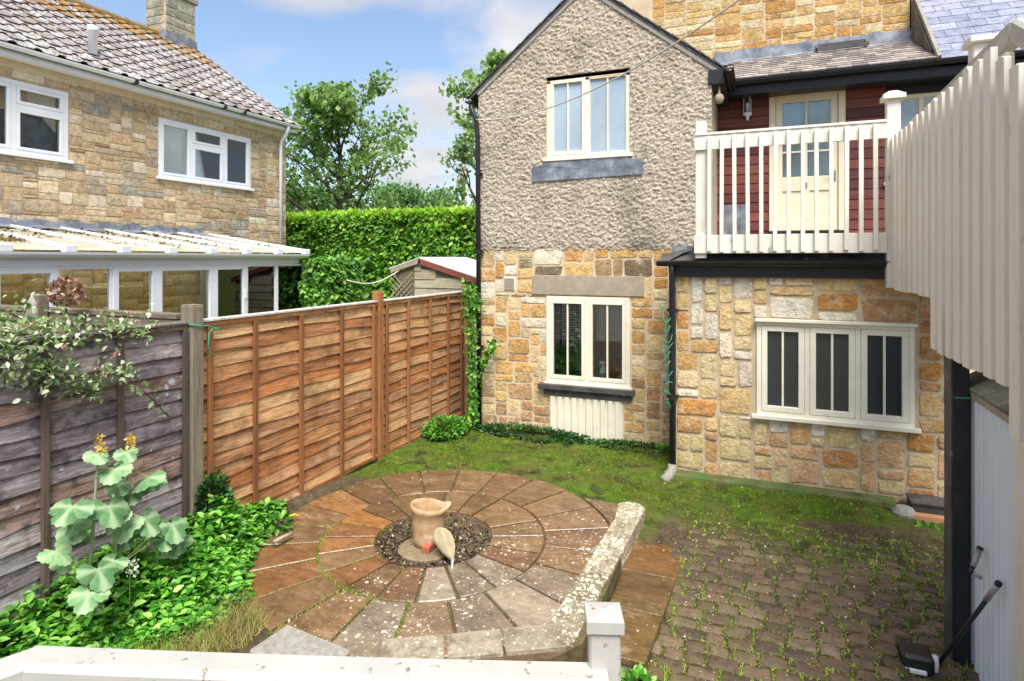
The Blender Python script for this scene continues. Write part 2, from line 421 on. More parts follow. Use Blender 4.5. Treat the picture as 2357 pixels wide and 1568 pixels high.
MAT['leaf_hedge'] = LM('hedge_leaf', [(0, C(54, 104, 28)), (0.45, C(92, 150, 40)), (0.8, C(134, 186, 60)), (1, C(190, 218, 96))], 0.35)
MAT['leaf_lime'] = LM('lime_leaf', [(0, C(150, 196, 60)), (0.6, C(186, 220, 84)), (1, C(216, 234, 120))], 0.4)
MAT['leaf_ivy'] = LM('ivy_leaf', [(0, C(58, 110, 40)), (0.6, C(100, 160, 58)), (1, C(166, 206, 94))], 0.3)
MAT['leaf_dark'] = LM('dark_ivy_leaf', [(0, C(26, 62, 30)), (0.6, C(50, 94, 42)), (1, C(84, 128, 58))], 0.2)
MAT['leaf_cover'] = LM('ground_cover_leaf', [(0, C(50, 108, 32)), (0.4, C(90, 158, 50)), (0.8, C(130, 192, 74)), (1, C(182, 222, 116))], 0.3)
MAT['leaf_poppy'] = LM('plume_poppy_leaf', [(0, C(126, 168, 128)), (0.6, C(148, 190, 146)), (1, C(172, 208, 160))], 0.25, 0.6)
def poppy_mat():
    m, nt = new_mat('plume_poppy_leaf')
    oi = nd(nt, 'ShaderNodeObjectInfo'); at_ = nd(nt, 'ShaderNodeAttribute', {'attribute_name': 'vein'})
    c = ramp(nt, oi.outputs['Random'], [(0, C(92, 138, 86)), (0.5, C(118, 162, 106)), (1, C(150, 190, 132))])
    c = mixc(nt, 1.0, c, ramp(nt, noise_(nt, coords(nt), 24, 5, .7), [(0.3, 0.75), (0.7, 1.2)]), 'MULTIPLY')
    c = mixc(nt, math_(nt, 'MULTIPLY', at_.outputs['Fac'], 0.6), c, C(196, 214, 170))
    p = nd(nt, 'ShaderNodeBsdfPrincipled', Base_Color=c, Roughness=0.55)
    t = nd(nt, 'ShaderNodeBsdfTranslucent', Color=c); mx = nd(nt, 'ShaderNodeMixShader', Fac=0.25)
    nt.links.new(p.outputs[0], mx.inputs[1]); nt.links.new(t.outputs[0], mx.inputs[2]); nd(nt, 'ShaderNodeOutputMaterial', Surface=mx.outputs[0])
    return m
MAT['leaf_poppy'] = poppy_mat()
MAT['leaf_rose'] = LM('rose_leaf', [(0, C(80, 118, 58)), (0.4, C(140, 168, 104)), (0.75, C(206, 214, 178)), (1, C(232, 232, 214))], 0.3)
MAT['bloom_pink'] = LM('pink_bloom', [(0, C(214, 120, 130)), (1, C(240, 190, 190))], 0.3)
MAT['bloom_yellow'] = LM('yellow_bud', [(0, C(206, 170, 60)), (1, C(226, 196, 110))], 0.3)
MAT['bloom_white'] = LM('white_bloom', [(0, C(236, 236, 226)), (1, C(246, 246, 240))], 0.3)
MAT['bloom_dry'] = LM('dried_bloom', [(0, C(120, 78, 62)), (0.6, C(160, 112, 92)), (1, C(206, 184, 160))], 0.2)
MAT['moss_blade'] = LM('moss_blade', [(0, C(70, 96, 16)), (0.5, C(98, 134, 22)), (0.85, C(132, 162, 38)), (1, C(196, 184, 104))], 0.3, 0.7)
MAT['grass_fresh'] = LM('fresh_grass', [(0, C(122, 150, 44)), (0.6, C(160, 186, 70)), (1, C(206, 206, 124))], 0.3, 0.6)
MAT['grass_dry'] = LM('dry_grass', [(0, C(150, 142, 80)), (0.6, C(188, 176, 112)), (1, C(140, 160, 66))], 0.3, 0.7)
MAT['litter'] = LM('leaf_litter', [(0, C(190, 168, 120)), (0.6, C(220, 202, 160)), (1, C(150, 116, 76))], 0.1, 0.7)
def poly_mat():
    m, nt = new_mat('polycarbonate')
    n1 = noise_(nt, coords(nt), 5.0, 6.0, 0.7)
    c = ramp(nt, n1, [(0.42, C(246, 244, 232)), (0.6, C(238, 232, 204))])
    p = nd(nt, 'ShaderNodeBsdfPrincipled', Base_Color=c, Roughness=0.35)
    t = nd(nt, 'ShaderNodeBsdfTranslucent', Color=c)
    mx = nd(nt, 'ShaderNodeMixShader', Fac=0.6)
    nt.links.new(p.outputs[0], mx.inputs[1]); nt.links.new(t.outputs[0], mx.inputs[2])
    nd(nt, 'ShaderNodeOutputMaterial', Surface=mx.outputs[0])
    return m
MAT['polycarb'] = poly_mat()
# ------------------------------------------------------------------ piece templates
def stone_mesh(name, mat, seed, n=10, rough=0.07, dome=0.12):
    """unit stone: x,z in [-.5,.5], back at y=0, face at about y=-1 ; about 50 triangles"""
    r = random.Random(seed)
    out = []
    base = [(-.5, -.36), (-.40, -.5), (.02, -.5), (.40, -.5), (.5, -.36), (.5, .02), (.5, .38), (.39, .5), (-.02, .5), (-.39, .5), (-.5, .37), (-.5, 0)]
    if n == 10:
        base = [base[i] for i in (0, 1, 2, 3, 4, 6, 7, 8, 9, 10)]
    cut = [r.uniform(0.2, 1.25) for _ in range(4)]
    for x, z in base:
        q = (x > 0) * 1 + (z > 0) * 2
        if abs(x) > .3 and abs(z) > .3:
            x, z = (math.copysign(.5 - (.5 - abs(x)) * cut[q], x), math.copysign(.5 - (.5 - abs(z)) * cut[q], z))
        out.append((x * (1 - r.random() * rough * 1.3), z * (1 - r.random() * rough * 1.6)))
    V, Fc = [], []
    for s, y in ((1.0, 0.0), (1.0, -0.35), (0.965, -1.0)):
        V += [(x * s, y + (r.uniform(-.25, .3) if y < -.9 else 0), z * s) for x, z in out]
    m = len(out)
    V.append((r.uniform(-.1, .1), -1.0 - dome * r.uniform(-0.5, 1.6), r.uniform(-.1, .1)))
    for k in range(2):
        for i in range(m):
            a, b, c, d = k * m + i, k * m + (i + 1) % m, (k + 1) * m + (i + 1) % m, (k + 1) * m + i
            Fc += [(a, b, c), (a, c, d)]
    Fc += [(2 * m + i, 2 * m + (i + 1) % m, 3 * m) for i in range(m)]
    return mesh_np(name, V, Fc, mat)
STONES = [stone_mesh('stone', MAT['stone'], 100 + i, rough=0.1) for i in range(14)]
ASHLAR = [stone_mesh('stone', MAT['stone'], 300 + i, rough=0.02, dome=0.2) for i in range(8)]

def pack(w, h, cell, holes, ws, hs, seed, outside=None):
    """random rubble: rectangles (x0,x1,z0,z1) filling w x h but for the holes"""
    r = random.Random(seed)
    nx, nz = int(round(w / cell)), int(round(h / cell))
    g = np.zeros((nz, nx), bool)
    for x0, x1, z0, z1 in holes:
        g[max(0, int(round(z0 / cell))):max(0, int(round(z1 / cell))), max(0, int(round(x0 / cell))):max(0, int(round(x1 / cell)))] = True
    if outside:
        for j in range(nz):
            for i in range(nx):
                if outside((i + .5) * cell, (j + .5) * cell): g[j, i] = True
    res = []
    for j in range(nz):
        i = 0
        while i < nx:
            if g[j, i]:
                i += 1; continue
            run = 0
            while i + run < nx and not g[j, i + run]: run += 1
            wc = r.choice(ws); hc = r.choice(hs)
            if run - wc < min(ws): wc = run if run <= max(ws) + 1 else run // 2
            wc = min(wc, run)
            hh = 1
            while hh < hc and j + hh < nz and not g[j + hh, i:i + wc].any(): hh += 1
            if j + hh == nz - 1 and not g[j + hh, i:i + wc].any(): hh += 1
            g[j:j + hh, i:i + wc] = True
            res.append((i * cell, (i + wc) * cell, j * cell, (j + hh) * cell))
            i += wc
    return res

def lay_stones(parent, rects, T, rotz, pal, joint=0.014, depth=(0.02, 0.045), meshes=STONES, seed=1, limit=300, tilt=1.2, fall=None, colf=None):
    r = random.Random(seed)
    rects = sorted(rects, key=lambda q: -(q[1] - q[0]) * (q[3] - q[2]))
    for q in rects[:limit]:
        x0, x1, z0, z1 = q
        ws, hs = max(0.02, x1 - x0 - joint), max(0.02, z1 - z0 - joint)
        c = (colf((x0 + x1) / 2, (z0 + z1) / 2, r) if colf else None) or r.choice(pal)
        k = r.uniform(0.86, 1.12)
        c = tuple(min(0.95, v * k * r.uniform(0.97, 1.03)) for v in c)
        sx = r.choice((-1, 1))
        piece('stone', r.choice(meshes), parent, T((x0 + x1) / 2, 0, (z0 + z1) / 2),
              (0, R(r.uniform(-tilt, tilt)), rotz), (ws, r.uniform(*depth), hs), c)
    rest = rects[limit:]
    if rest:
        V, Fc = [], []
        me = meshes[0]
        tv = np.array([v.co[:] for v in me.vertices]); tf = np.array([p.vertices[:] for p in me.polygons])
        for x0, x1, z0, z1 in rest:
            c = Vector(T((x0 + x1) / 2, 0, (z0 + z1) / 2))
            q = tv * np.array([x1 - x0 - joint, r.uniform(*depth), z1 - z0 - joint])
            cz, sz = math.cos(rotz), math.sin(rotz)
            q = np.stack([q[:, 0] * cz - q[:, 1] * sz, q[:, 0] * sz + q[:, 1] * cz, q[:, 2]], 1)
            V.append(q + np.array(c)); Fc.append(tf + len(V[:-1]) * len(tv))
        V = np.concatenate(V); cc = V.mean(0)
        o = bpy.data.objects.new('small_stones', mesh_np('small_stones', V - cc, np.concatenate(Fc), MAT['stone_joined']))
        o['kind'] = 'stuff'
        place(o, parent, cc)

def holed_wall(mb, a0, a1, z0, z1, d0, d1, holes):
    xs = sorted({a0, a1, *[h[0] for h in holes], *[h[1] for h in holes]})
    zs = sorted({z0, z1, *[h[2] for h in holes], *[h[3] for h in holes]})
    xs = [x for x in xs if a0 <= x <= a1]; zs = [z for z in zs if z0 <= z <= z1]
    for i in range(len(xs) - 1):
        for j in range(len(zs) - 1):
            mx, mz = (xs[i] + xs[i + 1]) / 2, (zs[j] + zs[j + 1]) / 2
            if any(h[0] < mx < h[1] and h[2] < mz < h[3] for h in holes): continue
            mb.box(xs[i], xs[i + 1], d0, d1, zs[j], zs[j + 1])

def leaf_cloud(P, size, axis=None, droop=0.0, up=0.5, wide=0.55, six=False, fold=0.18, seed=0, jitter=0.35, nrm=None):
    """P (N,3) leaf bases; returns verts, tris. axis: preferred direction (N,3) or None"""
    g = np.random.default_rng(seed)
    P = np.asarray(P, float); n = len(P)
    d = g.normal(size=(n, 3))
    if axis is not None: d = d * 0.7 + np.asarray(axis) * 1.2
    d[:, 2] -= droop
    d /= np.linalg.norm(d, axis=1)[:, None] + 1e-9
    nr = g.normal(size=(n, 3)); nr[:, 2] += up * 3
    if nrm is not None: nr += np.asarray(nrm) * 2.0
    nr -= d * (nr * d).sum(1)[:, None]
    nr /= np.linalg.norm(nr, axis=1)[:, None] + 1e-9
    s = np.cross(d, nr)
    L = (size * (1 + jitter * g.uniform(-1, 1, n)))[:, None]
    w = L * wide * 0.5
    if not six:
        V = np.stack([P, P + d * L * 0.45 + s * w - nr * w * fold, P + d * L, P + d * L * 0.45 - s * w - nr * w * fold], 1)
        tri = np.array([[0, 1, 2], [0, 2, 3]])
    else:
        V = np.stack([P, P + d * L * .28 + s * w * .9 + nr * w * .25, P + d * L * .65 + s * w * .75 + nr * w * .2, P + d * L - nr * L * .12,
                      P + d * L * .65 - s * w * .75 + nr * w * .2, P + d * L * .28 - s * w * .9 + nr * w * .25], 1)
        tri = np.array([[0, 1, 2], [0, 2, 3], [0, 3, 4], [0, 4, 5]])
    k = V.shape[1]
    Fc = (np.arange(n)[:, None, None] * k + tri[None]).reshape(-1, 3)
    return V.reshape(-1, 3), Fc

def cloud_obj(name, V, Fc, mat, parent=None, kind=None):
    V = np.asarray(V); c = (V.min(0) + V.max(0)) / 2
    if parent is None: c[2] = V[:, 2].min()
    o = bpy.data.objects.new(name, mesh_np(name, V - c, Fc, mat))
    place(o, parent, c)
    if kind: o['kind'] = kind
    return o

def blades(P, h, w, lean=0.5, seed=0):
    """grass blades: thin triangles rising from P"""
    g = np.random.default_rng(seed); P = np.asarray(P, float); n = len(P)
    a = g.uniform(0, 2 * np.pi, n); hh = h * g.uniform(0.4, 1.3, n); b = g.uniform(0, 2 * np.pi, n); l = lean * g.uniform(0, 1, n) * hh
    s = np.stack([np.cos(a), np.sin(a), 0 * a], 1) * (w / 2)
    top = P + np.stack([np.cos(b) * l, np.sin(b) * l, hh], 1)
    V = np.stack([P - s, P + s, top], 1).reshape(-1, 3)
    return V, np.arange(3 * n).reshape(-1, 3)

def smooth(a, b, x):
    t = np.clip((x - a) / (b - a), 0, 1); return t * t * (3 - 2 * t)

# ------------------------------------------------------------------ ground heights
PC = Vector((-2.74, 4.82)); PR = (0.50, 1.0, 1.63)          # patio circle: centre and ring radii
KX = -1.06                                                  # outer face of the kerb
def patio_z(x, y): return 0.035 - 0.028 * (6.6 - y)
def ground_z(x, y):
    x = np.asarray(x, float); y = np.asarray(y, float)
    yard = -0.015 - 0.11 * np.clip(6.75 - y, 0, 4.2) - 0.13 * smooth(0.4, 1.3, x) * smooth(6.4, 4.9, y)
    west = 0.0 - 0.02 * np.clip(6.6 - y, 0, 8) + 0.10 * smooth(-3.9, -4.4, x) * smooth(6.2, 4.8, y)
    k = smooth(KX - 0.12, KX - 0.02, x) * smooth(6.9, 6.0, y)
    front = smooth(3.55, 3.25, y + (x + 2.05) * -0.5) * smooth(-3.0, -2.0, x)
    k = np.maximum(k, front * smooth(6.9, 6.0, y))
    bump = 0.012 * np.sin(x * 5.1 + 1) * np.sin(y * 4.3) + 0.006 * np.sin(x * 13 + y * 7)
    far = smooth(12, 20, np.hypot(x, y - 3))
    under = 0.12 * smooth(1.62, 1.5, np.hypot(x - PC.x, y - PC.y)) + 0.12 * smooth(-1.9, -1.7, x) * smooth(-1.15, -1.3, x) * smooth(3.8, 4.0, y) * smooth(5.9, 5.7, y)
    return (west * (1 - k) + yard * k + bump - np.minimum(under, .12)) * (1 - far)

def moss_amount(x, y):
    n = 0.16 * np.sin(x * 3.1 + 0.6) + 0.12 * np.sin(x * 7.3 + y * 5) + 0.1 * np.sin(y * 9 - x * 4)
    r = np.hypot(x - PC.x, y - PC.y)
    a = smooth(1.45, 1.75, r + n * 0.3) * smooth(5.35, 6.0, y + n) * (x < -0.9)
    b = smooth(5.75, 6.5, y + n - 0.22 * smooth(0.3, 1.6, x)) * (x >= -0.9)
    d = smooth(0.42, 0.25, np.hypot((x - 0.75) / 1.5, (y - 6.35) / 0.62) + n * 0.3)      # bare dark patch
    return np.clip(np.maximum(a, b), 0, 1) * (1 - 0.85 * d)

def ground_mat():
    m, nt = new_mat('garden_ground')
    at = nd(nt, 'ShaderNodeAttribute', {'attribute_name': 'moss'})
    v = coords(nt)
    soil = ramp(nt, noise_(nt, v, 12, 6), [(0.3, C(74, 60, 44)), (0.7, C(124, 106, 80))])
    soil = mixc(nt, ramp(nt, noise_(nt, v, 60, 3), [(0.6, 0.0), (0.68, 0.7)]), soil, C(176, 160, 128))
    moss = ramp(nt, noise_(nt, v, 7, 8, 0.75), [(0.3, C(62, 76, 18)), (0.5, C(92, 122, 22)), (0.72, C(132, 160, 36))])
    moss = mixc(nt, ramp(nt, noise_(nt, v, 2.6, 5, 0.65), [(0.45, 0.0), (0.62, 0.8)]), moss, C(116, 106, 52))
    moss = mixc(nt, ramp(nt, noise_(nt, nd(nt, 'ShaderNodeMapping', Vector=v, Location=(4, 7, 1)).outputs[0], 3.4, 5, 0.65), [(0.52, 0.0), (0.62, 0.8)]), moss, C(52, 48, 30))
    f = math_(nt, 'MULTIPLY', at.outputs['Fac'], ramp(nt, noise_(nt, v, 8, 6), [(0.22, 0.25), (0.5, 1.0)]))
    c = mixc(nt, f, soil, moss)
    b = noise_(nt, v, 30, 6, 0.7); b2 = noise_(nt, v, 120, 3)
    finish(nt, c, 0.9, [(b, 0.9, 0.03), (b2, 0.8, 0.008)], 0, 0.3)
    return m
def grid_coords(lo, hi, a, b, step):
    near = np.arange(a, b + 1e-6, step)
    l = -np.geomspace(0.4, a - lo, 14)[::-1] + a; h = np.geomspace(0.4, hi - b, 14) + b
    return np.concatenate([l, near, h])
gx = grid_coords(-900, 900, -4.7, 2.2, 0.045); gy = grid_coords(-900, 1200, 1.2, 8.6, 0.045)
GX, GY = np.meshgrid(gx, gy)
GZ = ground_z(GX, GY)
mo = moss_amount(GX, GY)
GZ = GZ + mo * 0.012 * (np.sin(GX * 41 + 3 * np.sin(GY * 17)) * np.sin(GY * 37 + 2 * np.sin(GX * 23)))
nx, ny = len(gx), len(gy)
idx = np.arange(nx * ny).reshape(ny, nx)
Q = np.stack([idx[:-1, :-1], idx[:-1, 1:], idx[1:, 1:], idx[1:, :-1]], -1).reshape(-1, 4)
gme = mesh_np('ground', np.stack([GX, GY, GZ], -1).reshape(-1, 3), Q, ground_mat(), True)
at = gme.attributes.new('moss', 'FLOAT', 'POINT'); at.data.foreach_set('value', mo.ravel().astype(np.float32))
ground = place(bpy.data.objects.new('ground', gme), None, (0, 0, 0))
tag(ground, 'dark soil garden ground grown over with moss by the house', 'ground', kind='structure')

# ------------------------------------------------------------------ patio: circle of sandstone slabs, kerb, infill
pm = MB()
poly = [(KX - 0.04, 6.06), (KX - 0.04, 3.92), (-1.25, 3.70), (-2.05, 3.32), (-2.7, 3.06), (-3.1, 3.1), (-3.6, 3.45)]
for k in range(24):
    a = R(225 - k * 11.3)
    if a < R(20): break
    poly.append((PC.x + PR[2] * 1.01 * math.cos(a), PC.y + PR[2] * 1.01 * math.sin(a)))
poly = [p for p in poly if True]
top = [(x, y, patio_z(x, y) - 0.022) for x, y in poly]
bot = [(x, y, -0.5) for x, y in poly]
n = len(poly)
pm.add(top + bot, [tuple(range(n))] + [(i, n + i, n + (i + 1) % n, (i + 1) % n) for i in range(n)])
patio = pm.build('patio', M('patio_bed', [C(70, 56, 40), C(112, 92, 66)], 10, 0.9, 0.8, 0.012, 50, stains=[(C(86, 110, 30), 5, 0.5, 0.16, 0.7)]))
tag(patio, 'round sandstone patio with kerbed edge', 'patio', kind='structure')

def slab_poly(parent, pts, th, col, alpha, name='slab', mat='slab', lift=0.0, jig=0.004):
    mb = MB()
    cx = sum(p[0] for p in pts) / len(pts); cy = sum(p[1] for p in pts) / len(pts)
    sl = (rnd.uniform(-jig, jig), rnd.uniform(-jig, jig), rnd.uniform(-jig, jig))
    P = [(x, y, patio_z(x, y) + lift - th + sl[2]) for x, y in pts]
    T = [(x, y, patio_z(x, y) + lift + sl[0] * (x - cx) * 2 + sl[1] * (y - cy) * 2 + sl[2]) for x, y in pts]
    n = len(pts)
    mb.add(P + T, [tuple(range(n))[::-1], tuple(range(n, 2 * n))] + [(i, (i + 1) % n, n + (i + 1) % n, n + i) for i in range(n)])
    return mb.build(name, MAT[mat], parent, bevel=0.006, color=col, alpha=alpha)

warm = [C(136, 92, 52), C(152, 106, 62), C(124, 86, 54), C(142, 102, 64)]
brown = [C(114, 90, 62), C(126, 98, 68), C(104, 80, 56), C(116, 86, 62)]
grey = [C(132, 118, 100), C(142, 128, 110), C(122, 106, 88), C(148, 132, 112), C(130, 106, 80)]
def ring(r0, r1, cnt, off, gap=0.012):
    for k in range(cnt):
        a0 = off + 2 * math.pi * k / cnt + rnd.uniform(-.02, .02) * 0; a1 = off + 2 * math.pi * (k + 1) / cnt
        am = (a0 + a1) / 2
        pts = []
        for j in range(5):
            a = a0 + (a1 - a0) * j / 4
            g = gap / r1 * (1 if j == 0 else -1 if j == 4 else 0)
            pts.append((PC.x + (r1 - gap / 2) * math.cos(a + g), PC.y + (r1 - gap / 2) * math.sin(a + g)))
        for j in range(4, -1, -1):
            a = a0 + (a1 - a0) * j / 4
            g = gap / r0 * (1 if j == 0 else -1 if j == 4 else 0)
            pts.append((PC.x + (r0 + gap / 2) * math.cos(a + g), PC.y + (r0 + gap / 2) * math.sin(a + g)))
        d = math.degrees(am) % 360
        if 160 < d < 262: c, al = rnd.choice(warm + brown[:2]), 0.35          # left and left front: warm sandstone
        elif 262 <= d < 350: c, al = rnd.choice(grey if d > 285 or rnd.random() < .6 else brown), 0.9     # front and right: grey, lichened
        elif d >= 350 or d < 40: c, al = rnd.choice(brown), 0.9
        else: c, al = rnd.choice(brown), 0.45
        slab_poly(patio, pts, 0.04, c, al)
ring(PR[0] + 0.02, PR[1], 20, R(4))
ring(PR[1] + 0.004, PR[2], 22, R(11))
# infill slabs between the circle and the kerb
arc = [(PC.x + (PR[2] + .012) * math.cos(R(q)), PC.y + (PR[2] + .012) * math.sin(R(q))) for q in (24, 31, 38, 45, 50)]
for pts, c in (([(KX - .235, 5.46)] + [(KX - .235, 6.08), (-1.68, 6.10)] + arc[::-1][:-1], brown[0]),
               ([(-1.36, 4.0), (-1.34, 3.86), (-1.66, 3.7), (-1.8, 3.66), (-1.58, 3.86)], grey[1]),
               ([(-2.05, 3.46), (-2.58, 3.2), (-2.8, 3.16), (-2.5, 3.2)], grey[2])):
    slab_poly(patio, pts, 0.04, c, 0.9)
# gravel bed in the middle
mb = MB(); mb.lathe([(PR[0] + 0.015, -0.02), (PR[0] + 0.015, 0.004), (0.02, 0.004)], (PC.x, PC.y, patio_z(PC.x, PC.y) - 0.03), 40)
mb.build('gravel_bed', MAT['soil'], patio)
n = 3600
rr = np.sqrt(rng.uniform(0, 1, n)) * (PR[0] + 0.005); aa = rng.uniform(0, 6.283, n)
P = np.stack([PC.x + rr * np.cos(aa), PC.y + rr * np.sin(aa), patio_z(0, PC.y) - 0.028 + rng.uniform(0, .016, n)], 1)
V, Fc = leaf_cloud(P, 0.034, up=0.9, wide=0.6, seed=3)
V[:, 2] = np.maximum(V[:, 2], patio_z(0, PC.y) - 0.027)
ch = cloud_obj('gravel', V, Fc, MAT['chips']); tag(ch, 'dark slate chippings in the round bed around the pot', 'gravel', kind='stuff')
# kerb stones: right leg (along the step) and front leg
def kerb(p0, p1, wid, cnt, inner, first_round=False):
    p0, p1 = Vector(p0), Vector(p1); d = (p1 - p0).normalized(); s = Vector((-d.y, d.x)) * inner
    cuts = [0] + sorted((k + rnd.uniform(-.12, .12)) / cnt for k in range(1, cnt)) + [1]
    for k in range(cnt):
        a = p0 + (p1 - p0) * cuts[k] + d * 0.006; b = p0 + (p1 - p0) * cuts[k + 1] - d * 0.006
        pts = [a, b, b + s * wid, a + s * wid]
        if first_round and k == 0:
            pts = [a + d * 0.05, b, b + s * wid, a + s * (wid + .06) + d * 0.02, a + s * wid * 0.9 - d * 0.05, a + s * wid * .4 - d * 0.05, a + s * 0.03 + d * 0.0]
        if (pts[1] - pts[0]).cross(pts[2] - pts[1]) < 0: pts = pts[::-1]
        slab_poly(patio, [tuple(p) for p in pts], 0.20, rnd.choice([C(146, 136, 112), C(130, 120, 98), C(156, 144, 120)] if first_round else [C(150, 138, 116), C(136, 122, 100), C(160, 148, 126)]), .98 if first_round else .72, 'kerb_stone', 'kerb', 0.008, 0.005)
kerb((KX, 6.12), (KX - 0.09, 3.86), 0.22, 5, -1, True)
kerb((KX - 0.11, 3.82), (-2.6, 3.02), 0.24, 4, -1)

# ------------------------------------------------------------------ step below the kerb
st = thing('stone_step', 'low brown sandstone step running along the patio kerb', 'step', (-0.86, 5.1, -0.3))
ys = [6.16, 5.72, 5.16, 4.62, 4.06]
for i in range(4):
    y1, y0 = ys[i], ys[i + 1] + 0.008
    z1 = -0.12 - 0.03 * (6.1 - y1); z0 = -0.12 - 0.03 * (6.1 - y0)
    xo1, xo0 = -0.60 - 0.055 * (6.16 - y1), -0.60 - 0.055 * (6.16 - y0)
    mb = MB()
    T = [(KX - 0.03, y0, z0), (xo0, y0, z0 - .005), (xo1, y1, z1 - .005), (KX - 0.03, y1, z1)]
    B = [(x, y, z - 0.045) for x, y, z in T]
    mb.add(B + T, [(3, 2, 1, 0), (4, 5, 6, 7), (0, 1, 5, 4), (1, 2, 6, 5), (2, 3, 7, 6), (3, 0, 4, 7)])
    mb.build('slab', MAT['slab'], st, bevel=0.005, color=[C(108, 82, 46), C(114, 80, 46), C(100, 78, 48), C(106, 82, 46)][i], alpha=0.62)
mb = MB(); T = [(KX - 0.02, 4.1), (-0.76, 4.1), (-0.64, 6.1), (KX - 0.02, 6.1)]
mb.add([(x, y, -0.55) for x, y in T] + [(x, y, -0.17 - 0.03 * (6.1 - y)) for x, y in T], [(3, 2, 1, 0), (4, 5, 6, 7), (0, 1, 5, 4), (1, 2, 6, 5), (2, 3, 7, 6), (3, 0, 4, 7)])
mb.build('riser', MAT['mortar_grey'], st)

# ------------------------------------------------------------------ yard of setts, grass in the joints
yard = bpy.data.objects.new('paved_yard', None); place(yard, None, (0.4, 4.8, -0.3))
tag(yard, 'yard of dark worn setts with grassy joints', 'paved yard', kind='structure')
SETT = []
for i in range(6):
    me = stone_mesh('sett', MAT['paver'], 500 + i, rough=0.06, dome=0.1)
    for v in me.vertices:
        x, y, z = v.co; v.co = (x, z, -y)        # lie flat: face up
    SETT.append(me)
joints = []
y = 6.34; row = 0
nset = 0
while y > 3.62:
    dy = 0.118
    x = -0.72 - 0.05 * (6.2 - y) + (0.11 if row % 2 else 0) + rnd.uniform(-.03, .03)
    while x < 1.75:
        w = rnd.choice((0.15, 0.18, 0.2, 0.22))
        cx, cy = x + w / 2, y - dy / 2 + 0.012 * math.sin(x * 3)
        z = float(ground_z(cx, cy))
        if nset < 300:
            piece('sett', rnd.choice(SETT), yard, (cx, cy, z - 0.02), (R(6) + rnd.uniform(-.03, .03), rnd.uniform(-.03, .03), rnd.uniform(-.03, .03)),
                  (w - 0.02, dy - 0.018, 0.030 - 0.022 * max(0, (cy - 5.7) / .7)), rnd.choice([C(100, 82, 62), C(114, 94, 72), C(86, 70, 54), C(122, 102, 80), C(104, 82, 62)]), rnd.uniform(0.3, 0.7))
            nset += 1
        joints.append((cx, y, w, True)); joints.append((x, cy, dy, False))
        x += w
    y -= dy; row += 1
P = []
for cx, cy, l, hor in joints:
    dens = 0.5 + 0.5 * math.sin(cx * 2.3 + cy * 3.1) + 0.35 * (cx > 1.0)
    for _ in range(int(48 * max(0.4, dens))):
        u = rnd.uniform(-.5, .5) * l; q = rnd.gauss(0, 0.008)
        P.append((cx + (u if hor else q), cy + (q if hor else u), 0))
P = np.array(P); P[:, 2] = ground_z(P[:, 0], P[:, 1])
V, Fc = blades(P, 0.013, 0.010, 1.8, 5)
o = cloud_obj('joint_grass', V, Fc, MAT['grass_fresh']); tag(o, 'bright grass and moss growing in the joints of the setts', 'grass', kind='stuff')

# ------------------------------------------------------------------ moss, grass tufts, litter
n = 150000
X = rng.uniform(-4.35, 1.9, n); Y = rng.uniform(5.2, 8.2, n)
keep = (rng.uniform(0, 1, n) < moss_amount(X, Y) * 0.9) & ((Y < 7.2) | (X < -0.95)) & (np.hypot(X - PC.x, Y - PC.y) > 1.5)
keep &= ~((X > KX - 0.28) & (X < -0.6) & (Y < 6.2))
keep &= rng.uniform(0, 1, n) < 0.12 + 0.75 * (np.sin(X * 2.3 + 1.2 * np.sin(Y * 3)) * np.sin(Y * 2.9 + X) > 0.0)
X, Y = X[keep], Y[keep]
V, Fc = blades(np.stack([X, Y, ground_z(X, Y)], 1), 0.020, 0.006, 1.2, 8)
o = cloud_obj('moss', V, Fc, MAT['moss_blade']); tag(o, 'green moss carpet between the patio and the house walls', 'moss', kind='stuff')
n = 420
X = rng.uniform(-4.2, 1.9, n); Y = rng.uniform(3.0, 8.1, n)
keep = ((Y < 7.1) | (X < -1.0)) & ~((X < -3.2) & (Y < 4.4))
X, Y = X[keep], Y[keep]
Z = np.maximum(ground_z(X, Y), np.where(np.hypot(X - PC.x, Y - PC.y) < PR[2], patio_z(X, Y), -9)) + 0.012
V, Fc = leaf_cloud(np.stack([X, Y, Z], 1), 0.022, up=2.0, wide=0.6, seed=31)
o = cloud_obj('leaf_litter', V, Fc, MAT['litter']); tag(o, 'small pale fallen leaves and petals scattered over the garden floor', 'leaf litter', kind='stuff')
# ------------------------------------------------------------------ windows
def TY(Y, a_off=0.0, z_off=0.0):
    return lambda a, d, z: (a + a_off, Y + d, z + z_off)      # wall facing the camera side (-Y)
def TX(X, a_off=0.0, z_off=0.0):
    return lambda a, d, z: (X - d, a + a_off, z + z_off)      # wall facing +X

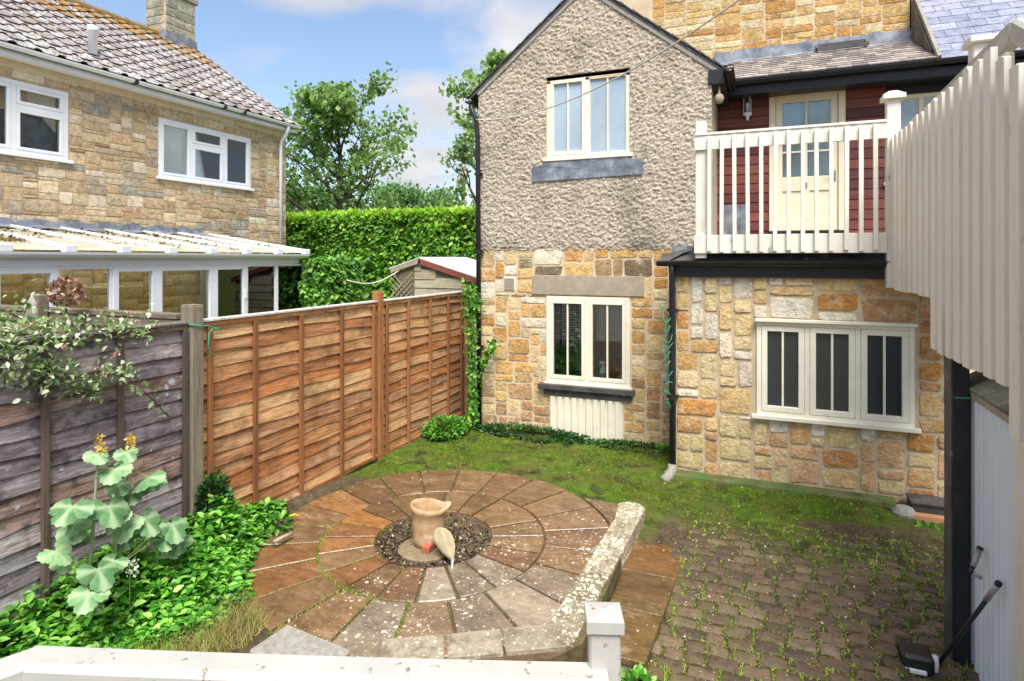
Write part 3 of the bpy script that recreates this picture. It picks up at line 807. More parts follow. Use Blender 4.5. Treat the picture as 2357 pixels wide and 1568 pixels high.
def window(parent, T, a0, a1, z0, z1, lights, mat, pane, frame=0.05, sash=0.045, dep=(-0.012, 0.06), bars=True, sill=None, label=None, transom=None, sashes=True, bar=0.022):
    """outer frame = the part; sashes, glazing bars, panes and sill are its sub-parts"""
    mb = MB(T)
    d0, d1 = dep
    mb.box(a0, a1, d0, d1, z0, z0 + frame); mb.box(a0, a1, d0, d1, z1 - frame, z1)
    mb.box(a0, a0 + frame, d0, d1, z0 + frame, z1 - frame); mb.box(a1 - frame, a1, d0, d1, z0 + frame, z1 - frame)
    n = len(lights); iw = (a1 - a0 - frame * (n + 1)); tot = sum(lights)
    x = a0 + frame; spans = []
    for i, l in enumerate(lights):
        w = iw * l / tot
        spans.append((x, x + w))
        if i < n - 1: mb.box(x + w, x + w + frame, d0, d1, z0 + frame, z1 - frame)
        x += w + frame
    win = mb.build('window', MAT[mat], parent, bevel=0.004)
    if label: win['label'] = label
    for i, (s0, s1) in enumerate(spans):
        cells = [(z0 + frame, z1 - frame)]
        if transom and transom[i]:
            zt = z0 + frame + (z1 - z0 - 2 * frame) * transom[i]
            m2 = MB(T); m2.box(s0, s1, d0, d1, zt - frame / 2, zt + frame / 2); m2.build('transom', MAT[mat], win, bevel=0.004)
            cells = [(z0 + frame, zt - frame / 2), (zt + frame / 2, z1 - frame)]
        for c0, c1 in cells:
            s = sash if (sashes is True or (sashes and sashes[i])) else 0.012
            m2 = MB(T); e = d0 - 0.006 if s > 0.02 else d0 + 0.012
            m2.box(s0 + .002, s1 - .002, e, d1 - .01, c0 + .002, c0 + s); m2.box(s0 + .002, s1 - .002, e, d1 - .01, c1 - s, c1 - .002)
            m2.box(s0 + .002, s0 + s, e, d1 - .01, c0 + s, c1 - s); m2.box(s1 - s, s1 - .002, e, d1 - .01, c0 + s, c1 - s)
            m2.build('sash', MAT[mat], win, bevel=0.004)
            if bars:
                mx = (s0 + s1) / 2
                m2 = MB(T); m2.box(mx - bar / 2, mx + bar / 2, d0 + 0.004, d1 - .015, c0 + s, c1 - s); m2.build('glazing_bar', MAT[mat], win, bevel=0.003)
            segs = [(s0 + s, s1 - s)] if not bars else [(s0 + s, mx - bar / 2), (mx + bar / 2, s1 - s)]
            for p0, p1 in segs:
                m2 = MB(T); m2.box(p0 - .004, p1 + .004, d0 + 0.03, d0 + 0.034, c0 + s - .004, c1 - s + .004); m2.build('pane', MAT[pane], win)
    if sill:
        m2 = MB(T); m2.box(a0 - sill[0], a1 + sill[0], d0 - sill[1], d0 - 0.002, z0 - sill[2], z0 + 0.012)
        m2.build('sill', MAT[mat], win, bevel=0.005)
    return win

def room(parent, T, a0, a1, z0, z1, depth, mat, d0=0.08):
    mb = MB(T)
    for q in (((a0, d0, z0), (a1, d0, z0), (a1, depth, z0), (a0, depth, z0)), ((a0, d0, z1), (a1, d0, z1), (a1, depth, z1), (a0, depth, z1)),
              ((a0, d0, z0), (a0, depth, z0), (a0, depth, z1), (a0, d0, z1)), ((a1, d0, z0), (a1, depth, z0), (a1, depth, z1), (a1, d0, z1)),
              ((a0, depth, z0), (a1, depth, z0), (a1, depth, z1), (a0, depth, z1))):
        mb.quad(*q)
    return mb.build('room', MAT[mat], parent, fix=False)

def wavy(parent, T, a0, a1, z0, z1, d, name, mat, amp=0.02, waves=9):
    mb = MB(T); n = waves * 8
    vs = []
    for i in range(n + 1):
        a = a0 + (a1 - a0) * i / n
        dd = d + amp * math.sin(i * 2 * math.pi / 8) + amp * 0.4 * math.sin(i * 1.1)
        vs += [(a, dd, z0), (a, dd, z1)]
    mb.add(vs, [(2 * i, 2 * i + 2, 2 * i + 3, 2 * i + 1) for i in range(n)])
    return mb.build(name, MAT[mat], parent, smooth=True, fix=False)

def downpipe(parent, pts, r=0.034, name='downpipe', mat='black', clips=()):
    mb = MB(); mb.tube(pts, r, 12)
    p = mb.build(name, MAT[mat], parent, smooth=True)
    for c in clips:
        m2 = MB(); m2.tube([(c[0], c[1], c[2] - .025), (c[0], c[1], c[2] + .025)], r + .008, 12); m2.box(c[0] - r - .03, c[0] + r + .03, c[1] - .0, c[1] + r + .02, c[2] - .012, c[2] + .012)
        m2.build('pipe_clip', MAT[mat], p)
    return p

def gutter(parent, p, q, r=0.055, mat='black', name='gutter', n=8):
    """open half-round channel"""
    p, q = Vector(p), Vector(q); d = (q - p).normalized(); s = d.cross(Vector((0, 0, 1))).normalized()
    mb = MB(); vs = []
    prof = [(math.cos(a) * rr, math.sin(a) * rr) for rr, seq in ((r, range(n + 1)), (r - .006, range(n, -1, -1))) for a in [math.pi + math.pi * k / n for k in seq]]
    m = len(prof)
    for c in (p, q): vs += [tuple(c + s * x + Vector((0, 0, z))) for x, z in prof]
    fs = [(i, (i + 1) % m, m + (i + 1) % m, m + i) for i in range(m)] + [tuple(range(m)), tuple(range(m, 2 * m))]
    mb.add(vs, fs)
    return mb.build(name, MAT[mat], parent)

# ================================================================== rendered gable wing
YG = 8.2; GX0, GX1 = -3.88, -0.60; GAP = (-2.27, 6.28); GE = 4.98; ZR = 2.63
gw = thing('gable_wing', 'gabled house wing, grey roughcast above golden rubble stone, with a window on each floor', 'house wing', (-2.25, YG, 0))
WINL = (-2.83, -1.64, 0.75, 1.97); WINU = (-2.83, -1.64, 3.90, 5.07); PAN = (-2.77, -1.74, 0.0, 0.56)
holes = [WINL, WINU]
mb = MB(TY(YG)); holed_wall(mb, GX0, GX1, -0.4, GE, 0.0, 0.28, holes)
mb.prism([(GX0, 0, GE), (GX1, 0, GE), (GAP[0], 0, GAP[1] - .03)], (0, 0.28, 0))
wall = mb.build('wall', MAT['mortar'], gw)
mb = MB(); mb.box(GX0, GX0 + .25, YG + .28, 10.3, -0.4, GE); mb.box(GX1 - .25, GX1, YG + .28, 10.3, -0.4, GE); mb.box(GX0 + .25, GX1 - .25, 10.1, 10.3, -.4, GE)
mb.build('side_wall', MAT['roughcast'], gw)
# rubble stones of the ground floor
LINT = (-3.04, -1.45, 1.985, 2.26)
pal_g = [C(232, 206, 156), C(226, 188, 126), C(220, 176, 110), C(238, 220, 182), C(232, 202, 148), C(210, 156, 90), C(216, 170, 106), C(236, 224, 198), C(214, 184, 134)]
pal_low = [C(214, 186, 132), C(206, 178, 122), C(196, 160, 116), C(222, 198, 150), C(188, 146, 108)]
def col_g(x, z, r):
    if 2.28 < z - .15 < 2.45 and 0.7 < x < 2.4 and r.random() < .7: return r.choice([C(140, 122, 92), C(166, 142, 100), C(126, 112, 88)])
    if z < 1.0: return r.choice(pal_low + pal_g[:3])
    if (1.9 < x - .1 < 3.3 and r.random() < .5): return r.choice([C(210, 166, 104), C(200, 146, 84), C(216, 180, 124)])
    return None
hl = [(h[0] - GX0, h[1] - GX0, h[2] + .15, h[3] + .15) for h in (WINL, (LINT[0], LINT[1], LINT[2], LINT[3]), (-2.93, -1.58, 0.54, 0.76), PAN, (-3.50, -3.30, 2.02, 2.24))]
rects = pack(GX1 - GX0, ZR + .15, 0.05, hl, [3, 4, 5, 6, 7, 8, 9], [2, 3, 3, 4, 4, 5], 5)
lay_stones(wall, rects, TY(YG, GX0, -.15), 0, pal_g, 0.014, (0.005, 0.014), seed=11, colf=col_g)
mb = MB(TY(YG)); mb.box(LINT[0], LINT[1], -0.03, 0.05, LINT[2], LINT[3]); mb.build('lintel', MAT['lintel'], gw, bevel=0.006)
mb = MB(TY(YG)); mb.box(-2.93, -1.57, -0.10, 0.04, 0.66, 0.735); mb.build('stone_sill', MAT['slate_dark'], gw, bevel=0.008)
mb = MB(TY(YG)); mb.box(-2.86, -1.62, -0.05, 0.02, 0.575, 0.658); mb.build('sill_support', MAT['slate_dark'], gw, bevel=0.006)
# slatted cream panel under the window
pn = MB(TY(YG)); pn.box(PAN[0], PAN[1], -0.012, 0.02, -0.1, PAN[3]); pan = pn.build('slatted_panel', MAT['cream'], gw)
for k in range(10):
    w = (PAN[1] - PAN[0]) / 10; a = PAN[0] + w * k + rnd.uniform(0, .008)
    mb = MB(TY(YG)); mb.box(a + .006, a + w * rnd.uniform(.62, .74), -0.042 - rnd.uniform(0, .006), -0.013, -0.08 - rnd.uniform(0, .02), PAN[3] - rnd.uniform(.0, .01))
    mb.build('slat', MAT['cream'], pan, bevel=0.004)
# air vent
vb = MB(TY(YG)); vb.box(-3.49, -3.31, -0.014, 0.02, 2.03, 2.23); vent = vb.build('air_vent', MAT['cream'], gw, bevel=0.004)
mb = MB(TY(YG))
for k in range(6):
    mb.box(-3.475 + k * .028, -3.463 + k * .028, -0.022, -0.015, 2.045, 2.215)
    mb.box(-3.475, -3.325, -0.026, -0.0225, 2.05 + k * .029, 2.06 + k * .029)
mb.build('vent_grille', MAT['lintel'], vent)
# roughcast skin: a real lumpy sheet
def gable_top(x):
    return GE + (GAP[1] - GE) * (1 - abs(x - GAP[0]) / ((GAP[0] - GX0) if x < GAP[0] else (GX1 - GAP[0])))
st_ = 0.0115
xs = np.arange(GX0 - .012, GX1 + .012, st_); zs = np.arange(ZR - .01, GAP[1] + .02, st_)
vid = -np.ones((len(zs), len(xs)), int); V = []; Fc = []
def lump(x, z):
    a = noise.noise(Vector((x * 24, 3.3, z * 30))); b = noise.noise(Vector((x * 55 + 5, 1.1, z * 62)))
    c = noise.noise(Vector((x * 1.7, 9.1, z * 1.7)))
    return 0.022 + 0.017 * a + 0.014 * b + 0.010 * c
for j, z in enumerate(zs):
    for i, x in enumerate(xs):
        if z > gable_top(x) + .01: continue
        e = 0.0
        if z < ZR + .03: e = 0.006
        vid[j, i] = len(V); V.append((x, YG - max(0.003, lump(x, z)) + e, min(z, gable_top(min(max(x, GX0), GX1)))))
for j in range(len(zs) - 1):
    for i in range(len(xs) - 1):
        q = (vid[j, i], vid[j, i + 1], vid[j + 1, i + 1], vid[j + 1, i])
        if min(q) < 0: continue
        cx, cz = xs[i] + st_ / 2, zs[j] + st_ / 2
        if WINU[0] - .0 < cx < WINU[1] and WINU[2] - .0 < cz < WINU[3]: continue
        Fc.append(q)
V = np.array(V); cc = V.mean(0)
place(bpy.data.objects.new('roughcast', mesh_np('roughcast', V - cc, Fc, MAT['roughcast'], True)), gw, cc)
# side of the wing facing the balcony
# windows
wl = window(gw, TY(YG), *WINL, [1, 1], 'cream', 'glass', 0.055, 0.05, (-0.02, 0.06), True, (0.03, 0.03, 0.035))
wu = window(gw, TY(YG), *WINU, [1, 1], 'cream', 'frosted_sky', 0.055, 0.05, (0.0, 0.07), True, (0.04, 0.065, 0.03), sashes=[True, False])
room(gw, TY(YG), -3.5, -0.9, 0.2, 2.4, 1.75, 'room', 0.29)
mb = MB(TY(YG)); zz0 = 1.93
for k in range(17):
    z = 1.93 - k * 0.036
    mb.box(-2.80, -1.67, 0.12, 0.142, z - .004, z + .008)
mb.build('venetian_blind', MAT['blind'], gw)
wavy(gw, TY(YG), -2.15, -1.66, 1.35, 1.94, 0.17, 'pale_curtain', 'net', 0.02, 4)
# lead flashing under the upper window
mb = MB(TY(YG)); mb.add([(-3.03, -.045, 3.60), (-1.465, -.045, 3.63), (-1.465, -.045, 3.82), (-1.66, -.05, 3.84), (-1.66, -.05, 3.90), (-2.86, -.05, 3.90), (-2.86, -.05, 3.82), (-3.03, -.045, 3.80),
                         (-3.03, .0, 3.60), (-1.465, .0, 3.63), (-1.465, .0, 3.82), (-1.66, .0, 3.84), (-1.66, .0, 3.90), (-2.86, .0, 3.90), (-2.86, .0, 3.82), (-3.03, .0, 3.80)],
                        [tuple(range(8)), tuple(range(8, 16))[::-1]] + [(i, (i + 1) % 8, 8 + (i + 1) % 8, 8 + i) for i in range(8)])
mb.build('lead_apron', MAT['lead'], gw, bevel=0.006)
# roof slopes with slate courses and verge
def roof_slope(parent, e0, r0, depth, th, name, mat):
    """sheet from eave line point e0=(x,z) up to r0=(x,z), extruded over depth=(y0,y1)"""
    mb = MB(); d = Vector((r0[0] - e0[0], r0[1] - e0[1])).normalized(); nn = Vector((-d.y, d.x)); nn = nn if nn.y > 0 else -nn
    p = [(e0[0], depth[0], e0[1]), (r0[0], depth[0], r0[1]), (r0[0] + nn.x * th, depth[0], r0[1] + nn.y * th), (e0[0] + nn.x * th, depth[0], e0[1] + nn.y * th)]
    mb.prism(p, (0, depth[1] - depth[0], 0))
    return mb.build(name, MAT[mat], parent)
SL = ((GX0 - .13, GE - .10), (GAP[0], GAP[1] + .0)); SRr = ((GX1 + .20, GE - .18 + .03), (GAP[0], GAP[1]))
rl = roof_slope(gw, SL[0], SL[1], (YG - .045, 10.35), 0.035, 'roof', 'slate_dark')
rr_ = roof_slope(gw, SRr[0], SRr[1], (YG - .045, 10.35), 0.035, 'roof', 'slate_dark')
for (e, rdg, par) in ((SL[0], SL[1], rl), (SRr[0], SRr[1], rr_)):
    e, rdg = Vector((e[0], e[1])), Vector((rdg[0], rdg[1])); d = (rdg - e); L = d.length; d = d / L
    nn = Vector((-d.y, d.x)); nn = nn if nn.y > 0 else -nn
    for k in range(11):
        a = e + d * (L * k / 11) + nn * .036; b = e + d * min(L, L * (k + 1.25) / 11) + nn * 0.05
        mb = MB(); mb.prism([(a.x, YG - .062, a.y), (b.x, YG - .062, b.y), (b.x + nn.x * .016, YG - .062, b.y + nn.y * .016), (a.x + nn.x * .016, YG - .062, a.y + nn.y * .016)], (0, 2.4, 0))
        mb.build('slate_course', MAT['slate_dark'], par)
    mb = MB(); a = e + d * .12; b = rdg - d * .02
    mb.prism([(a.x - nn.x * .05, YG - .04, a.y - nn.y * .05), (b.x - nn.x * .05, YG - .04, b.y - nn.y * .05), (b.x - nn.x * .002, YG - .04, b.y - nn.y * .002), (a.x - nn.x * .002, YG - .04, a.y - nn.y * .002)], (0, .038, 0))
    mb.build('verge_mortar', MAT['concrete'], par)
# eaves: left gutter end and downpipe; right black box eave and gutter end
gutter(gw, (GX0 - .14, 10.3, GE - .13), (GX0 - .14, YG - .10, GE - .13), 0.06)
downpipe(gw, [(GX0 - .13, YG - .04, GE - .16), (GX0 - .10, YG - .09, GE - .26), (GX0 - .02, YG - .09, GE - .42), (GX0 - .0, YG - .075, GE - .7), (GX0 + .03, YG - .075, 0.02)], 0.036,
         clips=[(GX0 + .005, YG - .075, 3.75), (GX0 + .012, YG - .075, 2.6), (GX0 + .02, YG - .075, 1.2)])
mb = MB(); mb.box(GX1 - .03, GX1 + .16, YG - .05, 10.3, GE - .26, GE - .07); mb.build('box_eave', MAT['black'], gw, bevel=0.006)
gutter(gw, (GX1 + .22, 9.3, GE - .08), (GX1 + .22, YG - .14, GE - .08), 0.062)
mb = MB(); c = Vector((GX1 + .10, YG + .02, GE - .43)); mb.lathe([(0.01, -.07), (.045, -.05), (.06, 0), (.045, .045), (.015, .06), (.012, .15)], c, 14)
mb.build('bell_lamp', MAT['lintel'], gw, smooth=True)

# ================================================================== stone extension under the balcony
YE = 7.28; EX0, EX1 = -0.92, 1.86; ETOP = 2.30
ex = thing('stone_extension', 'single-storey rubble stone extension with a cream three-light window below the balcony', 'extension', (0.45, YE, 0))
WE = (-0.05, 1.44, 0.77, 1.81)
mb = MB(TY(YE)); holed_wall(mb, EX0, EX1, -0.4, ETOP, 0.0, 0.28, [WE])
ew = mb.build('wall', MAT['mortar_grey'], ex)
mb = MB(); mb.box(EX0, EX0 + .25, YE + .28, YG - .003, -.4, ETOP); sw = mb.build('side_wall', MAT['mortar_grey'], ex)
pal_e = [C(222, 188, 130), C(216, 174, 110), C(232, 208, 160), C(238, 226, 202), C(214, 168, 104), C(204, 148, 84), C(226, 196, 142), C(230, 202, 150), C(238, 226, 204), C(206, 162, 104), C(220, 188, 134)]
pal_el = [C(218, 184, 130), C(208, 162, 106), C(218, 174, 130), C(226, 200, 148), C(196, 138, 82), C(218, 196, 140), C(208, 164, 118)]
def col_e(x, z, r):
    if z < 0.85: return r.choice(pal_el)
    if x > 2.0: return r.choice([C(206, 164, 110), C(198, 154, 102), C(212, 174, 120), C(202, 144, 82)])
    if x < 0.9 and r.random() < .2: return r.choice([C(232, 220, 200), C(228, 212, 188)])
    return None
hl = [(WE[0] - .02 - EX0, WE[1] + .02 - EX0, WE[2] - .03 + .25, WE[3] + .03 + .25)]
rects = pack(EX1 - EX0, ETOP + .25, 0.052, hl, [3, 3, 4, 5, 6, 7, 8, 9], [2, 3, 3, 4, 4, 5, 6], 23)
lay_stones(ew, rects, TY(YE, EX0, -.25), 0, pal_e, 0.02, (0.006, 0.018), seed=21, colf=col_e, tilt=2.0)
rects = pack(YG - YE, ETOP + .25, 0.05, [], [3, 4, 5, 6], [2, 3, 4], 29)
lay_stones(sw, rects, lambda a, d, z: (EX0 - d, YG - a, z - .25), R(-90), pal_e, 0.018, (0.015, 0.03), seed=22)
we = window(ex, TY(YE), *WE, [1, 1, 1], 'cream', 'dark_pane', 0.05, 0.06, (-0.02, 0.06), True, (0.05, 0.05, 0.035))
mb = MB(TY(YE)); mb.box(WE[0] - .015, WE[1] + .015, -.075, -.021, WE[3] - .005, WE[3] + .03); mb.build('drip_strip', MAT['cream'], we, bevel=.004)
room(ex, TY(YE), -0.5, 1.8, 0.3, 2.2, 1.5, 'dark_room', 0.29)
# fascia, gutter strip, slate drip
mb = MB(); mb.box(EX0 - .03, 2.3, YE - .06, YE + .1, ETOP - .01, 2.455); mb.build('fascia', MAT['black'], ex, bevel=.004)
gutter(ex, (2.3, YE - .12, 2.47), (EX0 - .2, YE - .12, 2.47), 0.062)
mb = MB(); mb.prism([(EX0 - .16, YE - .10, 2.475), (EX0 - .16, YE + .02, 2.56), (EX0 - .16, YE + .4, 2.56), (EX0 - .16, YE + .4, 2.47)], (2.45 + .9, 0, 0)); cov = mb.build('roof_edge', MAT['slate_dark'], ex)
mb = MB(); mb.prism([(EX0 - .2, YE - .13, 2.475), (EX0 - .06, YE - .05, 2.56), (EX0 + .12, YE + .05, 2.62), (EX0 + .12, YE + .5, 2.62), (EX0 - .2, YE + .5, 2.5)], (0.14, 0, 0)); mb.build('corner_slates', MAT['slate_dark'], ex)
mb = MB(); mb.box(EX0 - .05, 2.3, YE + .02, 9.35, 2.565, 2.64); mb.build('flat_roof', MAT['lead'], ex)
downpipe(ex, [(EX0 - .035, YE - .12, 2.42), (EX0 - .035, YE - .075, 2.3), (EX0 - .035, YE - .07, 1.2), (EX0 - .03, YE - .07, 0.06)], 0.036, clips=[(EX0 - .035, YE - .07, 1.9), (EX0 - .033, YE - .07, .9)])
mb = MB(); mb.tube([(EX0 - .03, YE - .07, .12), (EX0 - .035, YE - .09, .05), (EX0 - .07, YE - .17, .0), (EX0 - .10, YE - .25, -.02)], [.05, .055, .055, .06], 12); mb.build('pipe_shoe', MAT['concrete'], ex, smooth=True)
# mossy concrete ledge along the base
mb = MB(); mb.prism([(EX0 - .02, YE - .17, -.06), (EX0 - .02, YE - .15, .035), (EX0 - .02, YE - .0, .05), (EX0 - .02, YE, -.06)], (2.2, 0, 0))
mb.build('base_ledge', M('mossy_concrete', [C(66, 72, 36), C(96, 102, 60), C(128, 128, 96)], 6, .9, .7, .01, 40, stains=[(C(64, 96, 28), 3, .48, .14, .75)]), ex, bevel=.01)

# ================================================================== main cottage behind: clad wing, lean-to roof, upper wall, slates
YR, YM = 9.42, 10.4
mc = thing('stone_cottage', 'main golden stone cottage behind, red timber cladding, cream door and slate roof', 'house', (0.9, YM, 0))
# red cladding boards
DR = (0.10, 1.06, 2.86, 4.87); W2 = (1.54, 2.7, 3.5, 4.66)
mb = MB(TY(YR)); holed_wall(mb, GX1 - .02, 3.6, 2.4, 5.1, 0.022, 0.25, [(DR[0], DR[1], DR[2], DR[3]), W2])
clad = mb.build('clad_wall', MAT['black'], mc)
bz = 2.62; bh = 0.137; i = 0
while bz < 5.0:
    z1 = bz + bh
    spans = [(GX1 - .02, 3.6)]
    for h in (DR, W2):
        if z1 > h[2] - .03 and bz < h[3] + .02:
            ns = []
            for s0, s1 in spans:
                if h[0] > s0 and h[1] < s1: ns += [(s0, h[0]), (h[1], s1)]
                else: ns.append((s0, s1))
            spans = ns
    for s0, s1 in spans:
        mb = MB(TY(YR)); mb.prism([(s0, .018, bz), (s0, -.012, bz + .004), (s0, -.002, z1 - .004), (s0, .018, z1 - .004)], (s1 - s0, 0, 0))
        k = rnd.uniform(.82, 1.2); c = rnd.choice([C(104, 52, 46), C(112, 58, 50), C(96, 48, 44), C(122, 66, 54)])
        mb.build('cladding_board', MAT['red_board'], clad, color=tuple(v * k for v in c))
    bz += bh
# door with frame, glazed top, panels
fr = MB(TY(YR)); x0, x1, z0, z1 = DR
fr.box(x0, x0 + .085, -.03, .1, z0, z1); fr.box(x1 - .085, x1, -.03, .1, z0, z1); fr.box(x0 + .085, x1 - .085, -.03, .1, z1 - .085, z1)
door = fr.build('door', MAT['buff'], mc, bevel=.005); door['label'] = 'cream part-glazed balcony door'
l0, l1, b0, b1 = x0 + .09, x1 - .09, z0 + .03, z1 - .09
def dbox(name, a0, a1, zz0, zz1, e0, e1, mat='buff', bev=.004):
    m2 = MB(TY(YR)); m2.box(a0, a1, e0, e1, zz0, zz1); return m2.build(name, MAT[mat], door, bevel=bev)
gz0 = b0 + (b1 - b0) * .40
dbox('stile', l0, l0 + .085, b0, b1, .0, .045); dbox('stile', l1 - .085, l1, b0, b1, .0, .045)
dbox('rail', l0 + .085, l1 - .085, b1 - .085, b1, .0, .045); dbox('rail', l0 + .085, l1 - .085, gz0 - .20, gz0, .0, .045); dbox('rail', l0 + .085, l1 - .085, b0, b0 + .15, .0, .045)
mx = (l0 + l1) / 2
dbox('stile', mx - .04, mx + .04, b0 + .15, gz0 - .20, .0, .045)
dbox('panel', l0 + .08, mx - .035, b0 + .145, gz0 - .195, .018, .04); dbox('panel', mx + .035, l1 - .08, b0 + .145, gz0 - .195, .018, .04)
dbox('glazing_bar', mx - .014, mx + .014, gz0, b1 - .085, .004, .04)
for k in (1, 2):
    zc = gz0 + (b1 - .085 - gz0) * k / 3; dbox('glazing_bar', l0 + .085, l1 - .085, zc - .013, zc + .013, .006, .038)
dbox('pane', l0 + .08, l1 - .08, gz0 - .004, b1 - .081, .022, .026, 'glass', 0)
dbox('sill', x0 - .01, x1 + .01, z0 - .03, z0 + .028, -.06, .1, 'black')
dbox('handle_plate', l1 - .06, l1 - .025, gz0 - .08, gz0 + .07, -.012, -.002, 'chrome')
m2 = MB(TY(YR)); m2.tube([(l1 - .043, -.012, gz0 + .02), (l1 - .043, -.05, gz0 + .02), (l1 - .14, -.05, gz0 + .02)], .008, 8); m2.build('handle', MAT['chrome'], door, smooth=True)
m2 = MB(TY(YR)); m2.tube([(mx - .0, -.002, gz0 - .09), (mx, -.02, gz0 - .09), (mx, -.025, gz0 - .14), (mx, -.004, gz0 - .15)], .01, 8); m2.build('knocker', MAT['lead'], door)
wavy(mc, TY(YR), l0 + .07, l1 - .07, gz0 - .05, b1 - .05, .08, 'door_curtain', 'curtain', .014, 10)
w2 = window(mc, TY(YR), *W2, [1, 1, 1], 'buff', 'frosted_sky', .05, .04, (-.02, .06), False, (.03, .03, .03), sashes=False)  # blue sky reflection comes from the pane colour
# lower dark board by the door
mb = MB(TY(YR)); mb.box(-.52, -.16, -.035, -.014, 2.68, 3.28); mb.build('grey_board', MAT['lead'], mc)
# wall lantern
lan = MB(TY(YR)); lc = onY(1720, 245, YR - .11)
lan.box(lc.x - .015, lc.x + .015, -.10, -.013, lc.z - .14, lc.z - .11); lant = lan.build('lantern', MAT['steel'], mc)
mb = MB(); mb.lathe([(.058, -.13), (.058, -.10), (.05, -.09), (.02, -.085)], lc, 14); mb.lathe([(.02, .13), (.066, .14), (.06, .165), (.01, .18)], lc, 14)
mb.lathe([(.012, -.2), (.02, -.15), (.05, -.131)], lc, 12)
for k in range(4):
    a = k * math.pi / 2 + .6; mb.tube([(lc.x + .06 * math.cos(a), lc.y + .06 * math.sin(a), lc.z - .13), (lc.x + .06 * math.cos(a), lc.y + .06 * math.sin(a), lc.z + .14)], .004, 5)
mb.build('lantern_frame', MAT['steel'], lant)
mb = MB(); mb.lathe([(.048, -.085), (.048, .13)], lc, 14); mb.build('lantern_glass', MAT['glass'], lant, smooth=True)
mb = MB(); mb.lathe([(.012, -.085), (.02, -.03), (.02, .05), (.006, .06)], lc, 10); mb.build('lantern_bulb', MAT['white_plastic'], lant, smooth=True)
# lean-to roof over the cladding
EY, EZ = 9.02, 4.99; RY, RZ = YM, 5.66
mb = MB(); mb.prism([(GX1 + .1, EY, EZ - .02), (GX1 + .1, RY, RZ - .02), (GX1 + .1, RY, RZ - .06), (GX1 + .1, EY, EZ - .06)], (1.5 - GX1 + .5, 0, 0)); lt = mb.build('leanto_roof', MAT['slate_dark'], mc)
dv = Vector((0, RY - EY, RZ - EZ)); LL = dv.length; ang = math.atan2(RZ - EZ, RY - EY)
tm = MB(); tm.box(-.5, .5, 0, 1, -.5, .5); TILE = tm.mesh('tile', MAT['stone_tile'])
for r_ in range(10):
    s = LL * r_ / 10
    x = GX1 + .12 + (r_ % 2) * .08
    while x < 2.06:
        w = rnd.uniform(.12, .2); w = min(w, 2.07 - x)
        if w < .04: break
        piece('tile', TILE, lt, (x + w / 2, EY + dv.y * (s - .02) / LL, EZ + dv.z * (s - .02) / LL + .006 + .012), (ang - .06, rnd.uniform(-.02, .02), 0), (w - .004, LL / 10 * 1.35, .016),
              rnd.choice([C(134, 124, 120), C(154, 144, 138), C(120, 112, 110), C(166, 156, 148), C(142, 130, 120)]))
        x += w
mb = MB(); mb.box(GX1 + .08, 3.6, EY + .02, EY + .05, EZ - .21, EZ - .03); mb.box(GX1 + .08, 3.6, EY + .05, YR + .02, EZ - .20, EZ - .16); mb.build('fascia', MAT['black'], mc)
gutter(mc, (3.6, EY - .05, EZ - .03), (GX1 + .22, EY - .05, EZ - .03), .065)
# upper stone wall
mb = MB(); mb.box(-2.9, 2.02, YM, YM + .4, 4.4, 8.4); mw = mb.build('wall', MAT['mortar'], mc)
pal_m = [C(212, 174, 112), C(220, 186, 126), C(204, 158, 94), C(226, 204, 160), C(192, 142, 80), C(214, 180, 120)]
z00 = 5.6
rects = pack(3.7, 2.0, .05, [], [4, 5, 6, 7, 8, 9], [2, 2, 3, 3, 4], 41)
lay_stones(mw, rects, TY(YM, -1.7, z00), 0, pal_m, .012, (.005, .012), meshes=ASHLAR, seed=43)
# lead flashing
mb = MB(); n = 30; vs = []
for i in range(n + 1):
    x = GX1 - .1 + (2.02 - GX1 + .1) * i / n; j = .004 * math.sin(i * 2.3) + .003 * math.sin(i * 5.1)
    vs += [(x, YM - .035, RZ + .01 + j), (x, YM - .032, RZ + .17 + j * 1.6 + .015 * (i % 5 == 0))]
mb.add(vs, [(2 * i, 2 * i + 2, 2 * i + 3, 2 * i + 1) for i in range(n)]); mb.add([(v[0], v[1] - .1, v[2] - .06 - .02) for v in vs[::2]] + vs[::2], [(i, i + 1, n + 2 + i, n + 1 + i) for i in range(n)])
mb.build('lead_flashing', MAT['lead'], mc, fix=False)
# narrow rooflight frame on the lean-to
p0, p1 = onY(1880, 118, YM - .14), onY(1995, 100, YM - .14)
mb = MB(); mb.bar((p0.x, YM - .2, RZ - .02), (p1.x, YM - .2, RZ - .02), .03, .05); mb.bar((p0.x, YM - .06, RZ + .07), (p1.x, YM - .06, RZ + .07), .03, .05)
mb.bar((p0.x, YM - .2, RZ - .02), (p0.x, YM - .06, RZ + .07), .04, .05); mb.bar((p1.x, YM - .2, RZ - .02), (p1.x, YM - .06, RZ + .07), .04, .05)
mb.build('rooflight', MAT['slate_dark'], mc)
